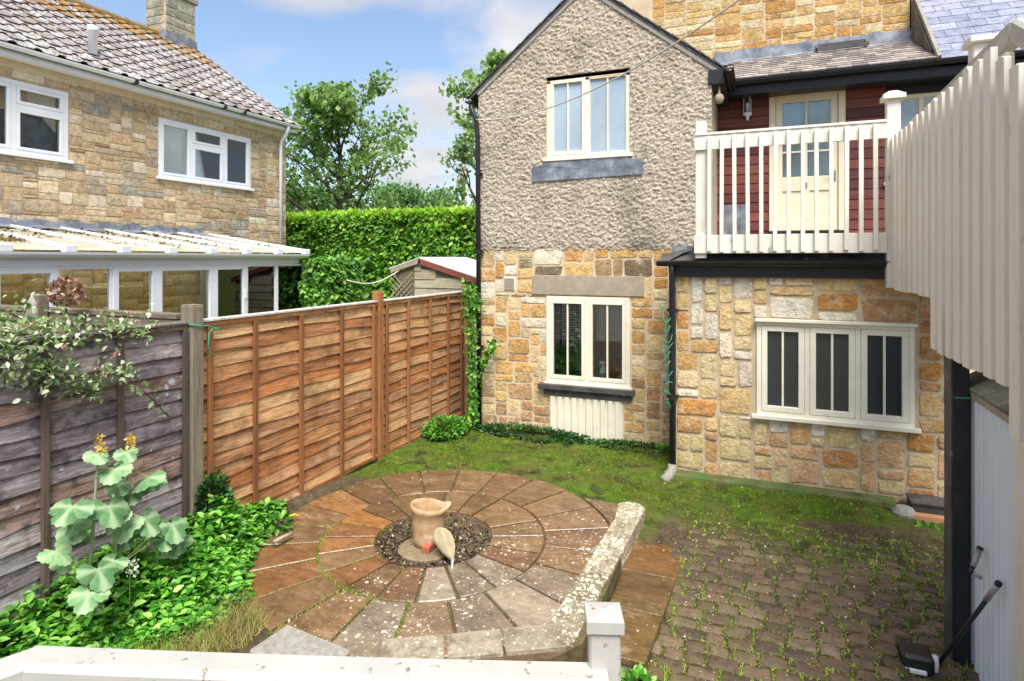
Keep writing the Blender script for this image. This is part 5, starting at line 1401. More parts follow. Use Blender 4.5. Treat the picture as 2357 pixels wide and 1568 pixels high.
mb = MB(); mb.bar((ap.x + .03, YS - .05, ap.z - .005), (le.x - .03, YS - .05, le.z - .01), .03, .08); mb.build('bargeboard', MAT['lintel'], sh)
mb = MB(); mb.prism([(ap.x - .02, YS - .07, ap.z + .05), (rex, YS - .07, rez + .03), (rex, YS - .07, rez + .05), (ap.x - .02, YS - .07, ap.z + .07)], (0, 2.1, 0)); mb.prism([(ap.x + .02, YS - .07, ap.z + .045), (le.x - .06, YS - .07, le.z + .02), (le.x - .06, YS - .07, le.z + .04), (ap.x + .02, YS - .07, ap.z + .065)], (0, 2.1, 0)); mb.build('felt_roof', MAT['felt'], sh)
tr = MB(); x0, x1 = le.x - .02, xb - .02
for k in range(-8, 26):
    z = .2 + k * .11
    for sgn in (1, -1):
        pts = []
        zA, zB = (z, z + (x1 - x0)) if sgn > 0 else (z + (x1 - x0), z)
        lo, hi = .25, le.z - .06
        if min(zA, zB) < lo or max(zA, zB) > hi + .1: continue
        tr.bar((x0, YS - .06 - .012 * sgn, zA), (x1, YS - .06 - .012 * sgn, zB), .022, .010, (0, 1, 0))
tr.build('trellis', MAT['shed_board'], sh, color=C(160, 148, 122))
# ================================================================== hedge, trees, pole
def box_leaves(n, x0, x1, y0, y1, z0, z1, size, seed, faces=('front', 'top', 'right'), lump=.12, **kw):
    g = np.random.default_rng(seed)
    areas = {'front': (x1 - x0) * (z1 - z0), 'top': (x1 - x0) * (y1 - y0), 'right': (y1 - y0) * (z1 - z0), 'left': (y1 - y0) * (z1 - z0)}
    tot = sum(areas[f] for f in faces); P, A = [], []
    for f in faces:
        m = int(n * areas[f] / tot); u, v = g.uniform(0, 1, m), g.uniform(0, 1, m); dpt = np.abs(g.normal(0, lump, m))
        if f == 'front': q = np.stack([x0 + u * (x1 - x0), y0 + dpt, z0 + v * (z1 - z0)], 1); a = (0, -1, .35)
        elif f == 'top': q = np.stack([x0 + u * (x1 - x0), y0 + v * (y1 - y0), z1 - dpt * .6], 1); a = (0, -.3, 1)
        elif f == 'right': q = np.stack([x1 - dpt, y0 + u * (y1 - y0), z0 + v * (z1 - z0)], 1); a = (1, 0, .35)
        else: q = np.stack([x0 + dpt, y0 + u * (y1 - y0), z0 + v * (z1 - z0)], 1); a = (-1, 0, .35)
        wv = np.array([noise.noise(Vector(p) * 1.3) for p in q])
        q[:, 1] -= wv * .16 if f == 'front' else 0
        q[:, 2] += wv * .12 if f == 'top' else 0
        q[:, 0] += wv * .14 if f in ('right',) else 0
        P.append(q); A.append(np.tile(a, (m, 1)))
    A = np.concatenate(A)
    dn = np.tile((0, 0, -.5), (len(A), 1))
    return leaf_cloud(np.concatenate(P), size, dn, seed=seed, nrm=A, **kw)
hd = thing('hedge', 'tall clipped bright green hedge behind the shed', 'hedge', (-9, 13, 0))
V, Fc = box_leaves(46000, -13.2, -3.6, 12.9, 14.2, .3, 3.62, .13, 91, up=.25, wide=.6)
cloud_obj('foliage', V, Fc, MAT['leaf_hedge'], hd)
g_ = np.random.default_rng(93); m_ = 9000; P_ = np.stack([g_.uniform(-13.2, -3.6, m_), 12.92 + np.abs(g_.normal(0, .3, m_)), 3.56 + g_.normal(0, .06, m_)], 1)
V, Fc = leaf_cloud(P_, .13, np.tile((0, -.2, .5), (m_, 1)), up=.4, wide=.6, seed=94); cloud_obj('new_growth', V, Fc, MAT['leaf_lime'], hd)
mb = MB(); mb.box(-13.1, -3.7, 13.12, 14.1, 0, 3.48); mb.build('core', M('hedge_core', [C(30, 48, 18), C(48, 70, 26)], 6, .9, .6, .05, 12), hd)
# dark strip of hedge bottom growth
iv = thing('ivy_bush', 'dense rounded ivy column at the end of the conservatory', 'bush', (-7.2, 9.0, 0))
b0, b1 = onY(686, 640, 8.75), onY(796, 640, 9.3)
V1, F1 = box_leaves(9000, b0.x + .05, b1.x - .02, 8.75, 9.9, .2, 2.5, .10, 92, ('front', 'top', 'right'), .14, up=.2, wide=.75)
k = np.clip((V1[:, 2] - 2.0) / .6, 0, 1); cx = (b0.x + b1.x) / 2; V1[:, 0] = cx + (V1[:, 0] - cx) * (1 - .35 * k ** 2)
cloud_obj('foliage', V1, F1, MAT['leaf_ivy'], iv)
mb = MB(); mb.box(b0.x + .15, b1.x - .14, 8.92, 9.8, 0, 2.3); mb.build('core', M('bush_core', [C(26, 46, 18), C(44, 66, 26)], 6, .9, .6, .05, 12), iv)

def tree(label, base, height, spread, nl, leaf, seed, mat, trunk_r=.16, group=None, name='broadleaf_tree', first=.25, per=85, gappy=.75, clump=.5):
    r = random.Random(seed); t = thing(name, label, 'tree', base, group)
    mb = MB(); tips = []
    B = Vector(base)
    def limb(p, d, L, rad, lev):
        n = 5; pts, rs = [p], [rad]
        q = p.copy(); dd = d.copy()
        for i in range(n):
            dd = (dd + Vector((r.gauss(0, .16), r.gauss(0, .16), r.gauss(.05, .10)))).normalized()
            q = q + dd * L / n; pts.append(q.copy()); rs.append(rad * (1 - .75 * (i + 1) / n))
            if lev >= 1 and r.random() < gappy: tips.append((q.copy(), lev))
            if lev < 3 and i >= 1 and r.random() < (.95 if lev == 1 else .8):
                a = r.uniform(0, 6.283); side = Vector((math.cos(a), math.sin(a), r.uniform(.0, .5))).normalized()
                limb(q.copy(), (dd * .45 + side * .8).normalized(), L * r.uniform(.4, .6), rad * .5 * (1 - i / n * .5), lev + 1)
        tips.append((q.copy(), lev))
        mb.tube([tuple(v) for v in pts], rs, 6 if lev else 9)
    n = 9; q = B.copy(); pts, rs = [q.copy()], [trunk_r]
    for i in range(n):
        q = q + Vector((r.gauss(0, .05) * height / 8, r.gauss(0, .05) * height / 8, height * .86 / n)); pts.append(q.copy()); rs.append(trunk_r * (1 - .85 * (i + 1) / n))
        f = (i + 1) / n
        if f > first:
            for _ in range(3 if f < .8 else 4):
                a = r.uniform(0, 6.283); prof = (math.sin(math.pi * min(1, (f - first + .12) / (1.12 - first)) ** .8) * .85 + .2)
                limb(q.copy(), Vector((math.cos(a), math.sin(a), .25 + f * .7)).normalized(), spread * prof * r.uniform(.65, 1.1), rs[-1] * .55 + .012, 1)
    mb.tube([tuple(v) for v in pts], rs, 10)
    mb.build('trunk', MAT['bark'], t, smooth=True)
    g = np.random.default_rng(seed); P = []
    for p, lev in tips:
        m = int(per * g.uniform(.3, 1.3)); c = clump * g.uniform(.5, 1.2)
        P.append(np.array(p) + g.normal(0, 1, (m, 3)) * np.array([c, c, c * .55]) * .55)
    P = np.concatenate(P)
    if len(P) > nl: P = P[g.permutation(len(P))[:nl]]
    V, Fc = leaf_cloud(P, leaf, droop=.3, up=.5, wide=.75, seed=seed)
    cloud_obj('crown', V, Fc, mat, t)
    return t
def far(px, d):
    r = ray(px, 595); r.z = 0; r.normalize(); return r * d
def hgt(py, d, px):
    q = ray(px, py); return H + q.z * d / math.hypot(q.x, q.y)
d1 = 24; p = far(795, d1)
tree('full-crowned green tree rising behind the hedge between the houses', (p.x, p.y, 0), hgt(172, d1, 800), 3.2, 8600, .20, 5, MAT['leaf_tree'], .2, 'trees behind the hedge', per=34, clump=.34, gappy=.4)
d2 = 20; p = far(1150, d2)
tree('tall sparse tree partly hidden behind the gable', (p.x, p.y, 0), hgt(70, d2, 1150), 2.3, 5600, .175, 12, MAT['leaf_tree'], .17, 'trees behind the hedge', per=24, clump=.3, gappy=.35)
for px, py, d, s, lab in ((700, 440, 33, 21, 'pale bushy tree low behind the hedge at the left'), (905, 432, 42, 22, 'hazy pale tree behind the hedge right of the big tree'), (985, 452, 46, 23, 'small hazy tree behind the hedge near the pole')):
    p = far(px, d); h = hgt(py, d, px)
    tree(lab, (p.x, p.y, 0), h, h * .42, 15000, .26, s, MAT['leaf_far'], .14, 'trees behind the hedge', first=.12, per=70, clump=.9)
p = far(575, 26); tree('small tree top peeping over the neighbouring roof', (p.x, p.y, 0), hgt(205, 26, 575), 1.1, 7000, .15, 31, MAT['leaf_tree'], .12, 'trees behind the hedge', per=40, clump=.4, first=.4)
# utility pole
d = 34; p = far(1066, d); up = thing('utility_pole', 'slim wooden utility pole with a small transformer box', 'utility pole', (p.x, p.y, 0))
mb = MB(); zt = hgt(383, d, 1066); mb.tube([(p.x, p.y, 0), (p.x, p.y, zt)], [.15, .11], 10); mb.build('shaft', MAT['old_timber'], up, smooth=True)
mb = MB(); mb.bar((p.x - .35, p.y - .12, zt - .25), (p.x + .35, p.y - .12, zt - .25), .1, .1); mb.build('crossarm', MAT['old_timber'], up)
mb = MB(); mb.lathe([(.05, -.35), (.2, -.33), (.2, .2), (.05, .24)], (p.x + .16, p.y - .28, zt - .55), 12); mb.build('transformer', MAT['lintel'], up, smooth=True)

# ================================================================== planting bed by the old fence
n = 6200
X = rng.uniform(-4.40, -2.95, n); Y = rng.uniform(1.3, 4.75, n)
def bed_edge(Y):
    return np.interp(Y, [1.0, 2.3, 2.55, 2.8, 3.25, 3.72, 4.27, 4.7, 5.2], [-3.9, -4.0, -3.85, -3.66, -3.52, -3.70, -4.12, -4.36, -4.6]) + .04 * np.sin(Y * 13)
edge = bed_edge(Y)
keep = X < edge
X, Y = X[keep], Y[keep]; edge = edge[keep]
dd = np.clip((edge - X) / .5, 0, 1)
Z = ground_z(X, Y) + dd * (.02 + .30 * rng.uniform(0, 1, len(X)) ** .8) * (1 + .45 * np.sin(X * 9 + 2) * np.sin(Y * 7)) + .02
# each plant: a whorl of five leaflets
k = 5; a = rng.uniform(0, 6.28, len(X))
PP, AX = [], []
for j in range(k):
    th = a + j * 6.283 / k + rng.normal(0, .25, len(X))
    off = np.stack([np.cos(th), np.sin(th), 0 * th], 1)
    PP.append(np.stack([X, Y, Z], 1) + off * .012); AX.append(np.stack([np.cos(th), np.sin(th), .25 * rng.normal(size=len(X)) + .12], 1) * 2.2)
V, Fc = leaf_cloud(np.concatenate(PP), .066, np.concatenate(AX), up=1.1, wide=.62, six=True, seed=55)
o = cloud_obj('ground_cover', V, Fc, MAT['leaf_cover']); tag(o, 'lush bright green ground-cover leaves filling the bed by the old fence', 'ground cover', kind='stuff')
# dry grass fringe between bed and patio, and grass in the patio joints
n = 7000; Y = rng.uniform(2.2, 4.3, n); u_ = rng.uniform(0, 1, n) ** 1.5
X = bed_edge(Y) - .04 + u_ * np.where(Y < 3.5, .42, .10)
V, Fc = blades(np.stack([X, Y, ground_z(X, Y)], 1), .085, .006, 1.2, 56)
o = cloud_obj('dry_grass', V, Fc, MAT['grass_dry']); tag(o, 'straw-coloured grass fringe between the leafy bed and the patio slabs', 'grass', kind='stuff')
P = []
for k in range(22):
    a = R(11) + 2 * math.pi * k / 22; d = math.degrees(a) % 360
    if 175 < d < 300:
        m = int(300 * rnd.uniform(.3, 1))
        for _ in range(m): r_ = rnd.uniform(PR[1], PR[2] + .03); P.append((PC.x + r_ * math.cos(a) + rnd.gauss(0, .008), PC.y + r_ * math.sin(a) + rnd.gauss(0, .008)))
for k in range(20):
    a = R(4) + 2 * math.pi * k / 20; d = math.degrees(a) % 360
    if 170 < d < 290:
        for _ in range(int(170 * rnd.uniform(0.1, 1))): r_ = rnd.uniform(PR[0], PR[1]); P.append((PC.x + r_ * math.cos(a) + rnd.gauss(0, .007), PC.y + r_ * math.sin(a) + rnd.gauss(0, .007)))
for _ in range(1500):
    a = R(rnd.uniform(185, 290)); P.append((PC.x + PR[1] * math.cos(a) + rnd.gauss(0, .008), PC.y + PR[1] * math.sin(a) + rnd.gauss(0, .008)))
P = np.array(P); Z = patio_z(P[:, 0], P[:, 1]) - .02
V, Fc = blades(np.column_stack([P, Z]), .03, .006, 1.3, 57)
o = cloud_obj('joint_moss', V, Fc, MAT['grass_fresh']); tag(o, 'green moss and grass growing in the joints of the round patio', 'moss', kind='stuff')

# plume poppy: lobed leaves, two stems with buds
def lobed_mesh(seed):
    r = random.Random(seed); n = 85; vs = [(0, 0, 0)]; vein = [1.0]; ph = r.uniform(-.2, .2)
    for f in (.4, .72, 1.0):
        for i in range(n):
            a = -2.75 + 5.5 * i / (n - 1); lob = abs(math.cos(a * 7 / 4 * 1.0 + ph)) ** .55
            rad = .50 * (.58 + .42 * lob) * (1 - .10 * abs(a) / 2.75) + .016 * math.sin(i * 1.3)
            rad = rad if f == 1 else .5 * .9 * (.85 + .15 * lob)
            x, y = f * rad * math.cos(a) + .05, f * rad * math.sin(a)
            vein.append(max(0, (lob - .9) / .1)); vs.append((x, y, .06 * (lob - .5) * f - .42 * (x * x + y * y) + .05 * f * math.sin(a * 2 + seed)))
    fs = [(0, i, i + 1) for i in range(1, n)]
    for k in range(2):
        for i in range(1, n):
            p, q = 1 + k * n + i - 1, 1 + (k + 1) * n + i - 1
            fs += [(p, q, q + 1), (p, q + 1, p + 1)]
    me = mesh_np('leaf', vs, fs, MAT['leaf_poppy'], True); at2 = me.attributes.new('vein', 'FLOAT', 'POINT'); at2.data.foreach_set('value', np.array(vein, np.float32))
    return me
LOB = [lobed_mesh(i) for i in range(4)]
pb_ = onX(235, 1400, -4.08); pb_.z = .05
pp = thing('plume_poppy', 'tall plume poppy with big pale lobed leaves and yellow bud spikes', 'plant', (pb_.x, pb_.y, .0))
S1 = [onX(205, 1330, pb_.x), onX(215, 1200, pb_.x), onX(222, 1090, pb_.x), onX(229, 1035, pb_.x)]
S2 = [onX(262, 1310, pb_.x), onX(272, 1180, pb_.x), onX(290, 1090, pb_.x), onX(300, 1030, pb_.x)]
for S in (S1, S2):
    mb = MB(); mb.tube([tuple(v) for v in S], [.012, .010, .008, .005], 8); mb.build('stem', MAT['stem'], pp, smooth=True)
    tip = S[-1]; g = np.random.default_rng(int(tip.y * 100)); m = 70
    hh = g.uniform(0, .13, m); P = np.stack([tip.x + g.normal(0, .012, m) * (1.3 - hh / .13), tip.y + g.normal(0, .012, m) * (1.3 - hh / .13), tip.z - .03 + hh], 1)
    V, Fc = leaf_cloud(P, .03, up=0, wide=.5, seed=5); cloud_obj('bud_spike', V, Fc, MAT['bloom_yellow'], pp)
def pleaf(x, y, size, dx=0.0, tiltx=0.0, face=None, stem=None):
    p = onX(x, y, pb_.x + dx)
    az = math.atan2(-p.y, -p.x) + R(rnd.uniform(-50, 50)) if face is None else R(face)
    e = (R(rnd.uniform(-15, 15)), R(rnd.uniform(18, 42) + tiltx), az)
    piece('leaf', rnd.choice(LOB), pp, p, e, (size,) * 3)
    if stem is not None:
        mb = MB(); q = stem.lerp(p, .5) + Vector((0, 0, .02)); mb.tube([tuple(stem), tuple(q), tuple(p)], .004, 5); mb.build('leaf_stalk', MAT['dry_stem'], pp)
for x, y, s, dx, st in ((222, 1045, .17, .02, S1[3]), (290, 1040, .17, .02, S2[3]), (262, 1080, .24, .05, S1[2]), (342, 1098, .27, .04, S2[2]), (165, 1165, .27, .05, S1[1]), (250, 1165, .30, .1, S1[1]), (300, 1130, .24, -.05, S2[2]),
                        (330, 1195, .27, .08, S2[1]), (288, 1205, .24, .05, S2[1]), (395, 1205, .28, .12, S2[0]), (170, 1215, .22, -.06, S1[1]), (128, 1268, .22, .03, S1[0]), (225, 1310, .27, .2, S1[0]), (205, 1365, .24, .25, S1[0]), (262, 1290, .2, .15, S1[0]), (375, 1240, .2, .1, S2[0])):
    pleaf(x, y, s * 1.0, dx, 0, None, st); pleaf(x + rnd.uniform(-28, 28), y + rnd.uniform(8, 40), s * .72, dx - .05, 0, None, None)
# white umbel and little plants
p = onX(298, 1305, -4.0); g = np.random.default_rng(9); P = np.array(p) + g.normal(0, .022, (60, 3)); V, Fc = leaf_cloud(P, .022, up=.8, wide=.9, seed=9)
o = thing('white_flower', 'small white umbel flower among the ground-cover leaves', 'flower', (p.x, p.y, .05)); cloud_obj('bloom', V, Fc, MAT['bloom_white'], o)
mb = MB(); mb.tube([(p.x, p.y, .05), (p.x, p.y, p.z)], .003, 5); mb.build('stem', MAT['stem'], o)

def bush(name, label, c, size, n, leaf, mat, seed, cat='plant', six=False):
    g = np.random.default_rng(seed); t = thing(name, label, cat, (c[0], c[1], c[2]), {'weed': 'weeds in the yard', 'low_plant': 'low plants along the wall foot'}.get(name))
    u = g.normal(size=(n, 3)); u /= np.linalg.norm(u, axis=1)[:, None]; rr = g.uniform(.35, 1, n) ** .5
    P = np.array(c) + np.array([0, 0, size[2]]) + u * rr[:, None] * np.array(size)
    P[:, 2] = np.maximum(P[:, 2], c[2] + .01)
    V, Fc = leaf_cloud(P, leaf, u * .5, up=.4, wide=.75, six=six, seed=seed, nrm=u); cloud_obj('foliage', V, Fc, MAT[mat], t)
    mb = MB()
    for k in range(5):
        q = P[g.integers(n)]; mb.tube([(c[0] + g.normal(0, .02), c[1] + g.normal(0, .02), c[2] - .02), tuple((np.array(c) + q) / 2 + np.array([0, 0, .03])), tuple(q)], .005, 5)
    mb.build('stem', MAT['bark'], t)
    return t
q = onX(495, 1195, XF + .14); bush('evergreen_shrub', 'small dark evergreen shrub against the foot of the brown fence', (q.x - .02, q.y, .12), (.08, .15, .27), 1000, .045, 'leaf_dark', 41, 'shrub')
q = onZ(1068, 990, 0); bush('low_plant', 'low leafy plant in the corner between fence and house', (-4.12, 7.6, 0), (.28, .38, .11), 1100, .06, 'leaf_ivy', 42, six=True)
bush('low_plant', 'dark low foliage along the foot of the stone wall', (-3.0, 7.98, -.02), (.9, .2, .07), 1500, .045, 'leaf_dark', 43, six=True)
bush('low_plant', 'small dark foliage under the slatted panel', (-1.5, 8.0, -.03), (.75, .14, .05), 900, .04, 'leaf_dark', 49, six=True)
q = onZ(2135, 1235, -.1); bush('weed', 'small bright weed beside the brick ledge at the right', (q.x, q.y, -.1), (.10, .09, .05), 70, .06, 'leaf_cover', 44, six=True)
q = onZ(1500, 1560, -.35); bush('weed', 'grassy weed by the end of the step', (-.75, 3.95, -.33), (.14, .10, .06), 160, .05, 'leaf_cover', 45, six=True)
q = onZ(1930, 1495, -.33); bush('weed', 'tiny weed rooted among the setts', (q.x, q.y, -.33), (.06, .06, .03), 40, .05, 'leaf_cover', 46, six=True)
q = onZ(1545, 1050, 0); bush('weed', 'little weed at the foot of the corner downpipe', (q.x - .1, 7.9, 0), (.09, .06, .05), 60, .05, 'leaf_cover', 47, six=True)
q = onZ(640, 1205, .05); bush('weed', 'small weed by the bare soil at the fence foot', (q.x, q.y, 0), (.10, .10, .05), 60, .06, 'leaf_cover', 48, six=True)
# grass tufts at the edges of the setts
P = []
for _ in range(70):
    cx, cy = rnd.choice([(-.62 + rnd.gauss(0, .05), rnd.uniform(3.3, 5.6)), (1.2 + rnd.gauss(0, .2), rnd.uniform(4.2, 6.1)), (rnd.uniform(-.6, 1.3), rnd.uniform(3.2, 5.4))])
    for k in range(14): P.append((cx + rnd.gauss(0, .02), cy + rnd.gauss(0, .02)))
P = np.array(P); V, Fc = blades(np.column_stack([P, ground_z(P[:, 0], P[:, 1])]), .06, .006, 1.2, 60)
o = cloud_obj('grass_tufts', V, Fc, MAT['grass_fresh']); tag(o, 'tufts of grass along the edges of the setts', 'grass', kind='stuff')
# ivy up the end post and downpipe
ivy = thing('ivy', 'ivy climbing the end fence post and the house downpipe', 'climbing plant', (XF + .2, YP3 - .1, 0))
g = np.random.default_rng(71); P = []
def strand(pts, m, s):
    pts = np.array(pts)
    for _ in range(m):
        k = g.integers(len(pts) - 1); t = g.uniform(); P.append(pts[k] * (1 - t) + pts[k + 1] * t + g.normal(0, s, 3))
def I(x, y, Y=7.98): return tuple(onY(x, y, Y))
strand([I(1078, 655), I(1085, 690), I(1090, 715)], 330, .055)
strand([I(1083, 690), I(1105, 692)], 60, .04)
strand([I(1083, 720), I(1085, 800), I(1088, 900), I(1092, 965)], 520, .04)
strand([I(1108, 850), I(1122, 810), I(1138, 788)], 150, .03)
V, Fc = leaf_cloud(np.array(P), .055, np.tile((0, -.1, -.5), (len(P), 1)), up=0.1, wide=.85, six=True, seed=72, nrm=np.tile((0, -1, 0), (len(P), 1))); cloud_obj('foliage', V, Fc, MAT['leaf_ivy'], ivy)
mb = MB(); mb.tube([I(1092, 985, 8.05), I(1086, 900, 8.05), I(1085, 800, 8.05), I(1082, 690, 8.05)], .012, 6); mb.tube([I(1106, 880, 8.07), I(1120, 815, 8.07), I(1138, 788, 8.07)], .006, 6); mb.build('stem', MAT['bark'], ivy)
# rose over the old fence
rose = thing('climbing_rose', 'pale-leaved climbing rose spilling over the old grey fence', 'climbing plant', (XF + .1, 2.7, 0))
P = []; mbs = MB()
def RR(x, y, dx=.1): return np.array(onX(x, y, XF + dx))
for pts, m, s in (([(-40, 760), (60, 770), (150, 765), (260, 760), (340, 752)], 420, .07), ([(-30, 810), (40, 830), (110, 850)], 420, .09), ([(110, 850), (190, 870), (270, 860), (310, 870)], 160, .05),
                  ([(20, 720), (80, 750), (120, 770)], 180, .08), ([(80, 830), (160, 890), (220, 900), (230, 860)], 150, .045), ([(300, 840), (330, 900), (390, 960)], 30, .05)):
    q = [RR(x, y, rnd.uniform(.06, .2)) for x, y in pts]; mbs.tube([tuple(v) for v in q], .005, 5); strand(q, m, s)
P = np.array(P); V, Fc = leaf_cloud(P, .042, up=.6, wide=.62, six=True, seed=73); cloud_obj('foliage', V, Fc, MAT['leaf_rose'], rose); mbs.build('cane', MAT['bark'], rose)
P = np.array([RR(x, y, .2) + g.normal(0, .012, 3) for x, y in ((268, 815), (230, 845), (70, 745), (150, 800), (300, 720), (235, 865)) for _ in range(9)]); V, Fc = leaf_cloud(P, .022, up=.3, wide=.8, seed=74); cloud_obj('bloom', V, Fc, MAT['bloom_pink'], rose)
c = onY(152, 672, yc - .25); hy = thing('dried_hydrangea', 'brown dried flower head beside the cross fence post', 'flower', (c.x, c.y, 0))
u = g.normal(size=(260, 3)); u /= np.linalg.norm(u, axis=1)[:, None]; V, Fc = leaf_cloud(np.array(c) + u * .10, .045, u, up=.2, wide=.95, seed=75); cloud_obj('bloom', V, Fc, MAT['bloom_dry'], hy)
mb = MB(); mb.tube([(c.x, c.y, 0), (c.x, c.y, c.z)], .008, 6); mb.build('stem', MAT['bark'], hy)
# ================================================================== terracotta pot in the gravel
pz = patio_z(PC.x, PC.y) - .02
cpt = onZ(985, 1250, pz + .03)
pot = thing('chimney_pot', 'squat weathered terracotta pot with a lipped rim in the middle of the gravel', 'pot', (cpt.x, cpt.y, pz))
def potmesh():
    mb = MB(); n = 40; vs, fs = [], []
    prof = [(.160, .0, 0), (.163, .06, 0), (.178, .28, .05), (.184, .37, .2), (.194, .385, .5), (.200, .41, .8), (.196, .44, 1), (.176, .446, 1), (.160, .42, .8), (.152, .33, .3), (.145, .12, 0)]
    for r_, z, bk in prof:
        r_ *= .8; z *= .76
        for k in range(n):
            a = 2 * math.pi * k / n
            dlt = (a - R(28) + math.pi) % (2 * math.pi) - math.pi
            beak = math.exp(-(dlt / .42) ** 2) * bk
            rr2 = r_ * (1 + .30 * beak); zz2 = z + .035 * beak - .02 * bk * math.cos(dlt)
            vs.append((cpt.x + rr2 * math.cos(a), cpt.y + rr2 * math.sin(a), pz + .03 + zz2))
    m = len(prof)
    for i in range(m - 1): fs += [(i * n + k, i * n + (k + 1) % n, (i + 1) * n + (k + 1) % n, (i + 1) * n + k) for k in range(n)]
    fs += [tuple(range(n))[::-1], tuple(range((m - 1) * n, m * n))]
    return mb.add(vs, fs)
potmesh().build('body', MAT['terracotta'], pot, smooth=True)
mb = MB(); mb.lathe([(.115, 0), (.115, .005), (.02, .01)], (cpt.x, cpt.y, pz + .17), 24); mb.build('soil', MAT['soil'], pot)
mb = MB(); mb.lathe([(.24, -.02), (.245, .02), (.22, .03), (.02, .03)], (cpt.x + .02, cpt.y - .06, pz), 30); o = mb.build('stone_disc', M('brown_stone', [C(112, 98, 74), C(146, 130, 100)], 14, .85, .6, .006, 50), None); tag(o, 'flat round grey stone under the terracotta pot', 'stone')
q = onZ(985, 1268, pz + .03); mb = MB(); mb.box(q.x - .035, q.x + .035, q.y - .05, q.y + .06, pz + .031, pz + .085); o = mb.build('brick', MAT['brick'], None, bevel=.004); tag(o, 'small red brick piece at the foot of the pot', 'brick')
# pale teardrop stone leaning on the pot
tp = onZ(1042, 1292, pz + .01); hd_ = Vector((cpt.x + .17, cpt.y - .13, pz + .20))
vs = []; n = 22; ax = (hd_ - Vector(tp)); L = ax.length; ax.normalize(); sd_ = ax.cross(Vector((0, 0, 1))).normalized(); nn = sd_.cross(ax)
prof = [(0, .008), (.12, .03), (.3, .07), (.5, .09), (.7, .095), (.86, .075), (.96, .04), (1.0, .005)]
out = [(t, w) for t, w in prof] + [(t, -w) for t, w in prof[::-1]]
for off in (-.014, .014): vs += [tuple(Vector(tp) + ax * (t * L * 1.15) + sd_ * w + nn * (off + .03 * math.sin(t * 2.6))) for t, w in out]
mb = MB(); m = len(out); mb.add(vs, [tuple(range(m))[::-1], tuple(range(m, 2 * m))] + [(i, (i + 1) % m, m + (i + 1) % m, m + i) for i in range(m)])
o = mb.build('teardrop_stone', M('pale_stone', [C(150, 138, 108), C(182, 168, 134)], 12, .85, .5, .005, 50), None, bevel=.004); tag(o, 'pale teardrop-shaped stone leaning against the terracotta pot', 'stone')
mb = MB(); p0 = onZ(1040, 1302, pz + .03); mb.tube([(p0.x, p0.y, pz + .0), (p0.x, p0.y + .01, pz + .07)], [.007, .009], 6); o = mb.build('white_peg', MAT['white_plastic'], None); tag(o, 'short white peg beside the tip of the teardrop stone', 'peg')
# concrete block by the patio front
bk = [onZ(662, 1435, .17), onZ(808, 1494, .17), onZ(570, 1494, .17)]
c = (bk[1] + bk[2]) / 2; hx = (bk[1] - bk[0]); hy_ = (bk[2] - bk[0])
hy_ = hy_ - hx * (hy_.dot(hx) / hx.dot(hx)) * .9
P = [bk[0], bk[0] + hx, bk[0] + hx + hy_, bk[0] + hy_]
mb = MB(); mb.prism([(v.x, v.y, -.15) for v in P], (0, 0, .32)); o = mb.build('concrete_block', MAT['concrete'], None, bevel=.012); tag(o, 'square grey concrete block at the front of the patio', 'block')
# stick and yellow strap on the bare soil by the fence
a, b = onZ(630, 1248, .03), onZ(672, 1228, .03); mb = MB(); mb.tube([tuple(a), tuple((a + b) / 2 + Vector((0, 0, .006))), tuple(b)], .017, 8); o = mb.build('short_pipe', MAT['lintel'], None, smooth=True); tag(o, 'short grey pipe lying at the edge of the patio', 'pipe')
a, b = onZ(652, 1195, .03), onZ(688, 1188, .03); mb = MB(); mb.tube([tuple(a), tuple((a + b) / 2 + Vector((.01, .03, .02))), tuple(b)], .01, 6); mb.tube([tuple(a + Vector((0, -.04, 0))), tuple(b + Vector((-.02, -.05, .01)))], .008, 6)
o = mb.build('yellow_tool', M('yellow_plastic', [C(222, 176, 50)], 5, .5, 0), None, smooth=True); tag(o, 'yellow plastic strap lying on the bare soil by the fence', 'strap')

# ================================================================== landing handrail close to the camera
RZ_ = 1.55
A0 = onZ(90, 1480, RZ_); B0 = onZ(1393, 1519, RZ_); dA = (B0 - A0); dA.z = 0; dA.normalize(); nA = Vector((dA.y, -dA.x, 0))
lr = thing('landing_rail', 'white painted handrail of the near landing across the bottom', 'railing', ((A0.x + B0.x) / 2, (A0.y + B0.y) / 2, 0))
mb = MB(); n = 16; vs = []
for i in range(n + 1):
    f = i / n; c = A0.lerp(B0, f); sag = .004 * math.sin(math.pi * f)
    c = c + Vector((0, 0, -sag))
    w = .085
    for o_, z_ in ((0, -.008), (.010, 0), (w - .014, 0), (w, -.014), (w, -.10), (0, -.10)): vs.append(tuple(c + nA * o_ + Vector((0, 0, z_))))
m = 6
mb.add(vs, [(i * m + k, i * m + (k + 1) % m, (i + 1) * m + (k + 1) % m, (i + 1) * m + k) for i in range(n) for k in range(m)] + [tuple(range(m)), tuple(range(n * m, n * m + m))[::-1]])
mb.build('top_rail', MAT['rail_paint'], lr)
L0 = A0 + Vector((-.004, -.004, 0)); L1 = onZ(-40, 1524, RZ_); dl = (L1 - L0); dl.z = 0; dl.normalize(); L1 = L0 + dl * 1.3; nl = Vector((-dl.y, dl.x, 0))
mb = MB(); mb.prism([tuple(L0 + Vector((0, 0, -.10))), tuple(L1 + Vector((0, 0, -.10))), tuple(L1 + nl * .085 + Vector((0, 0, -.10))), tuple(L0 + nl * .085 + Vector((0, 0, -.10)))], (0, 0, .097)); mb.build('side_rail', MAT['rail_paint'], lr, bevel=.008)
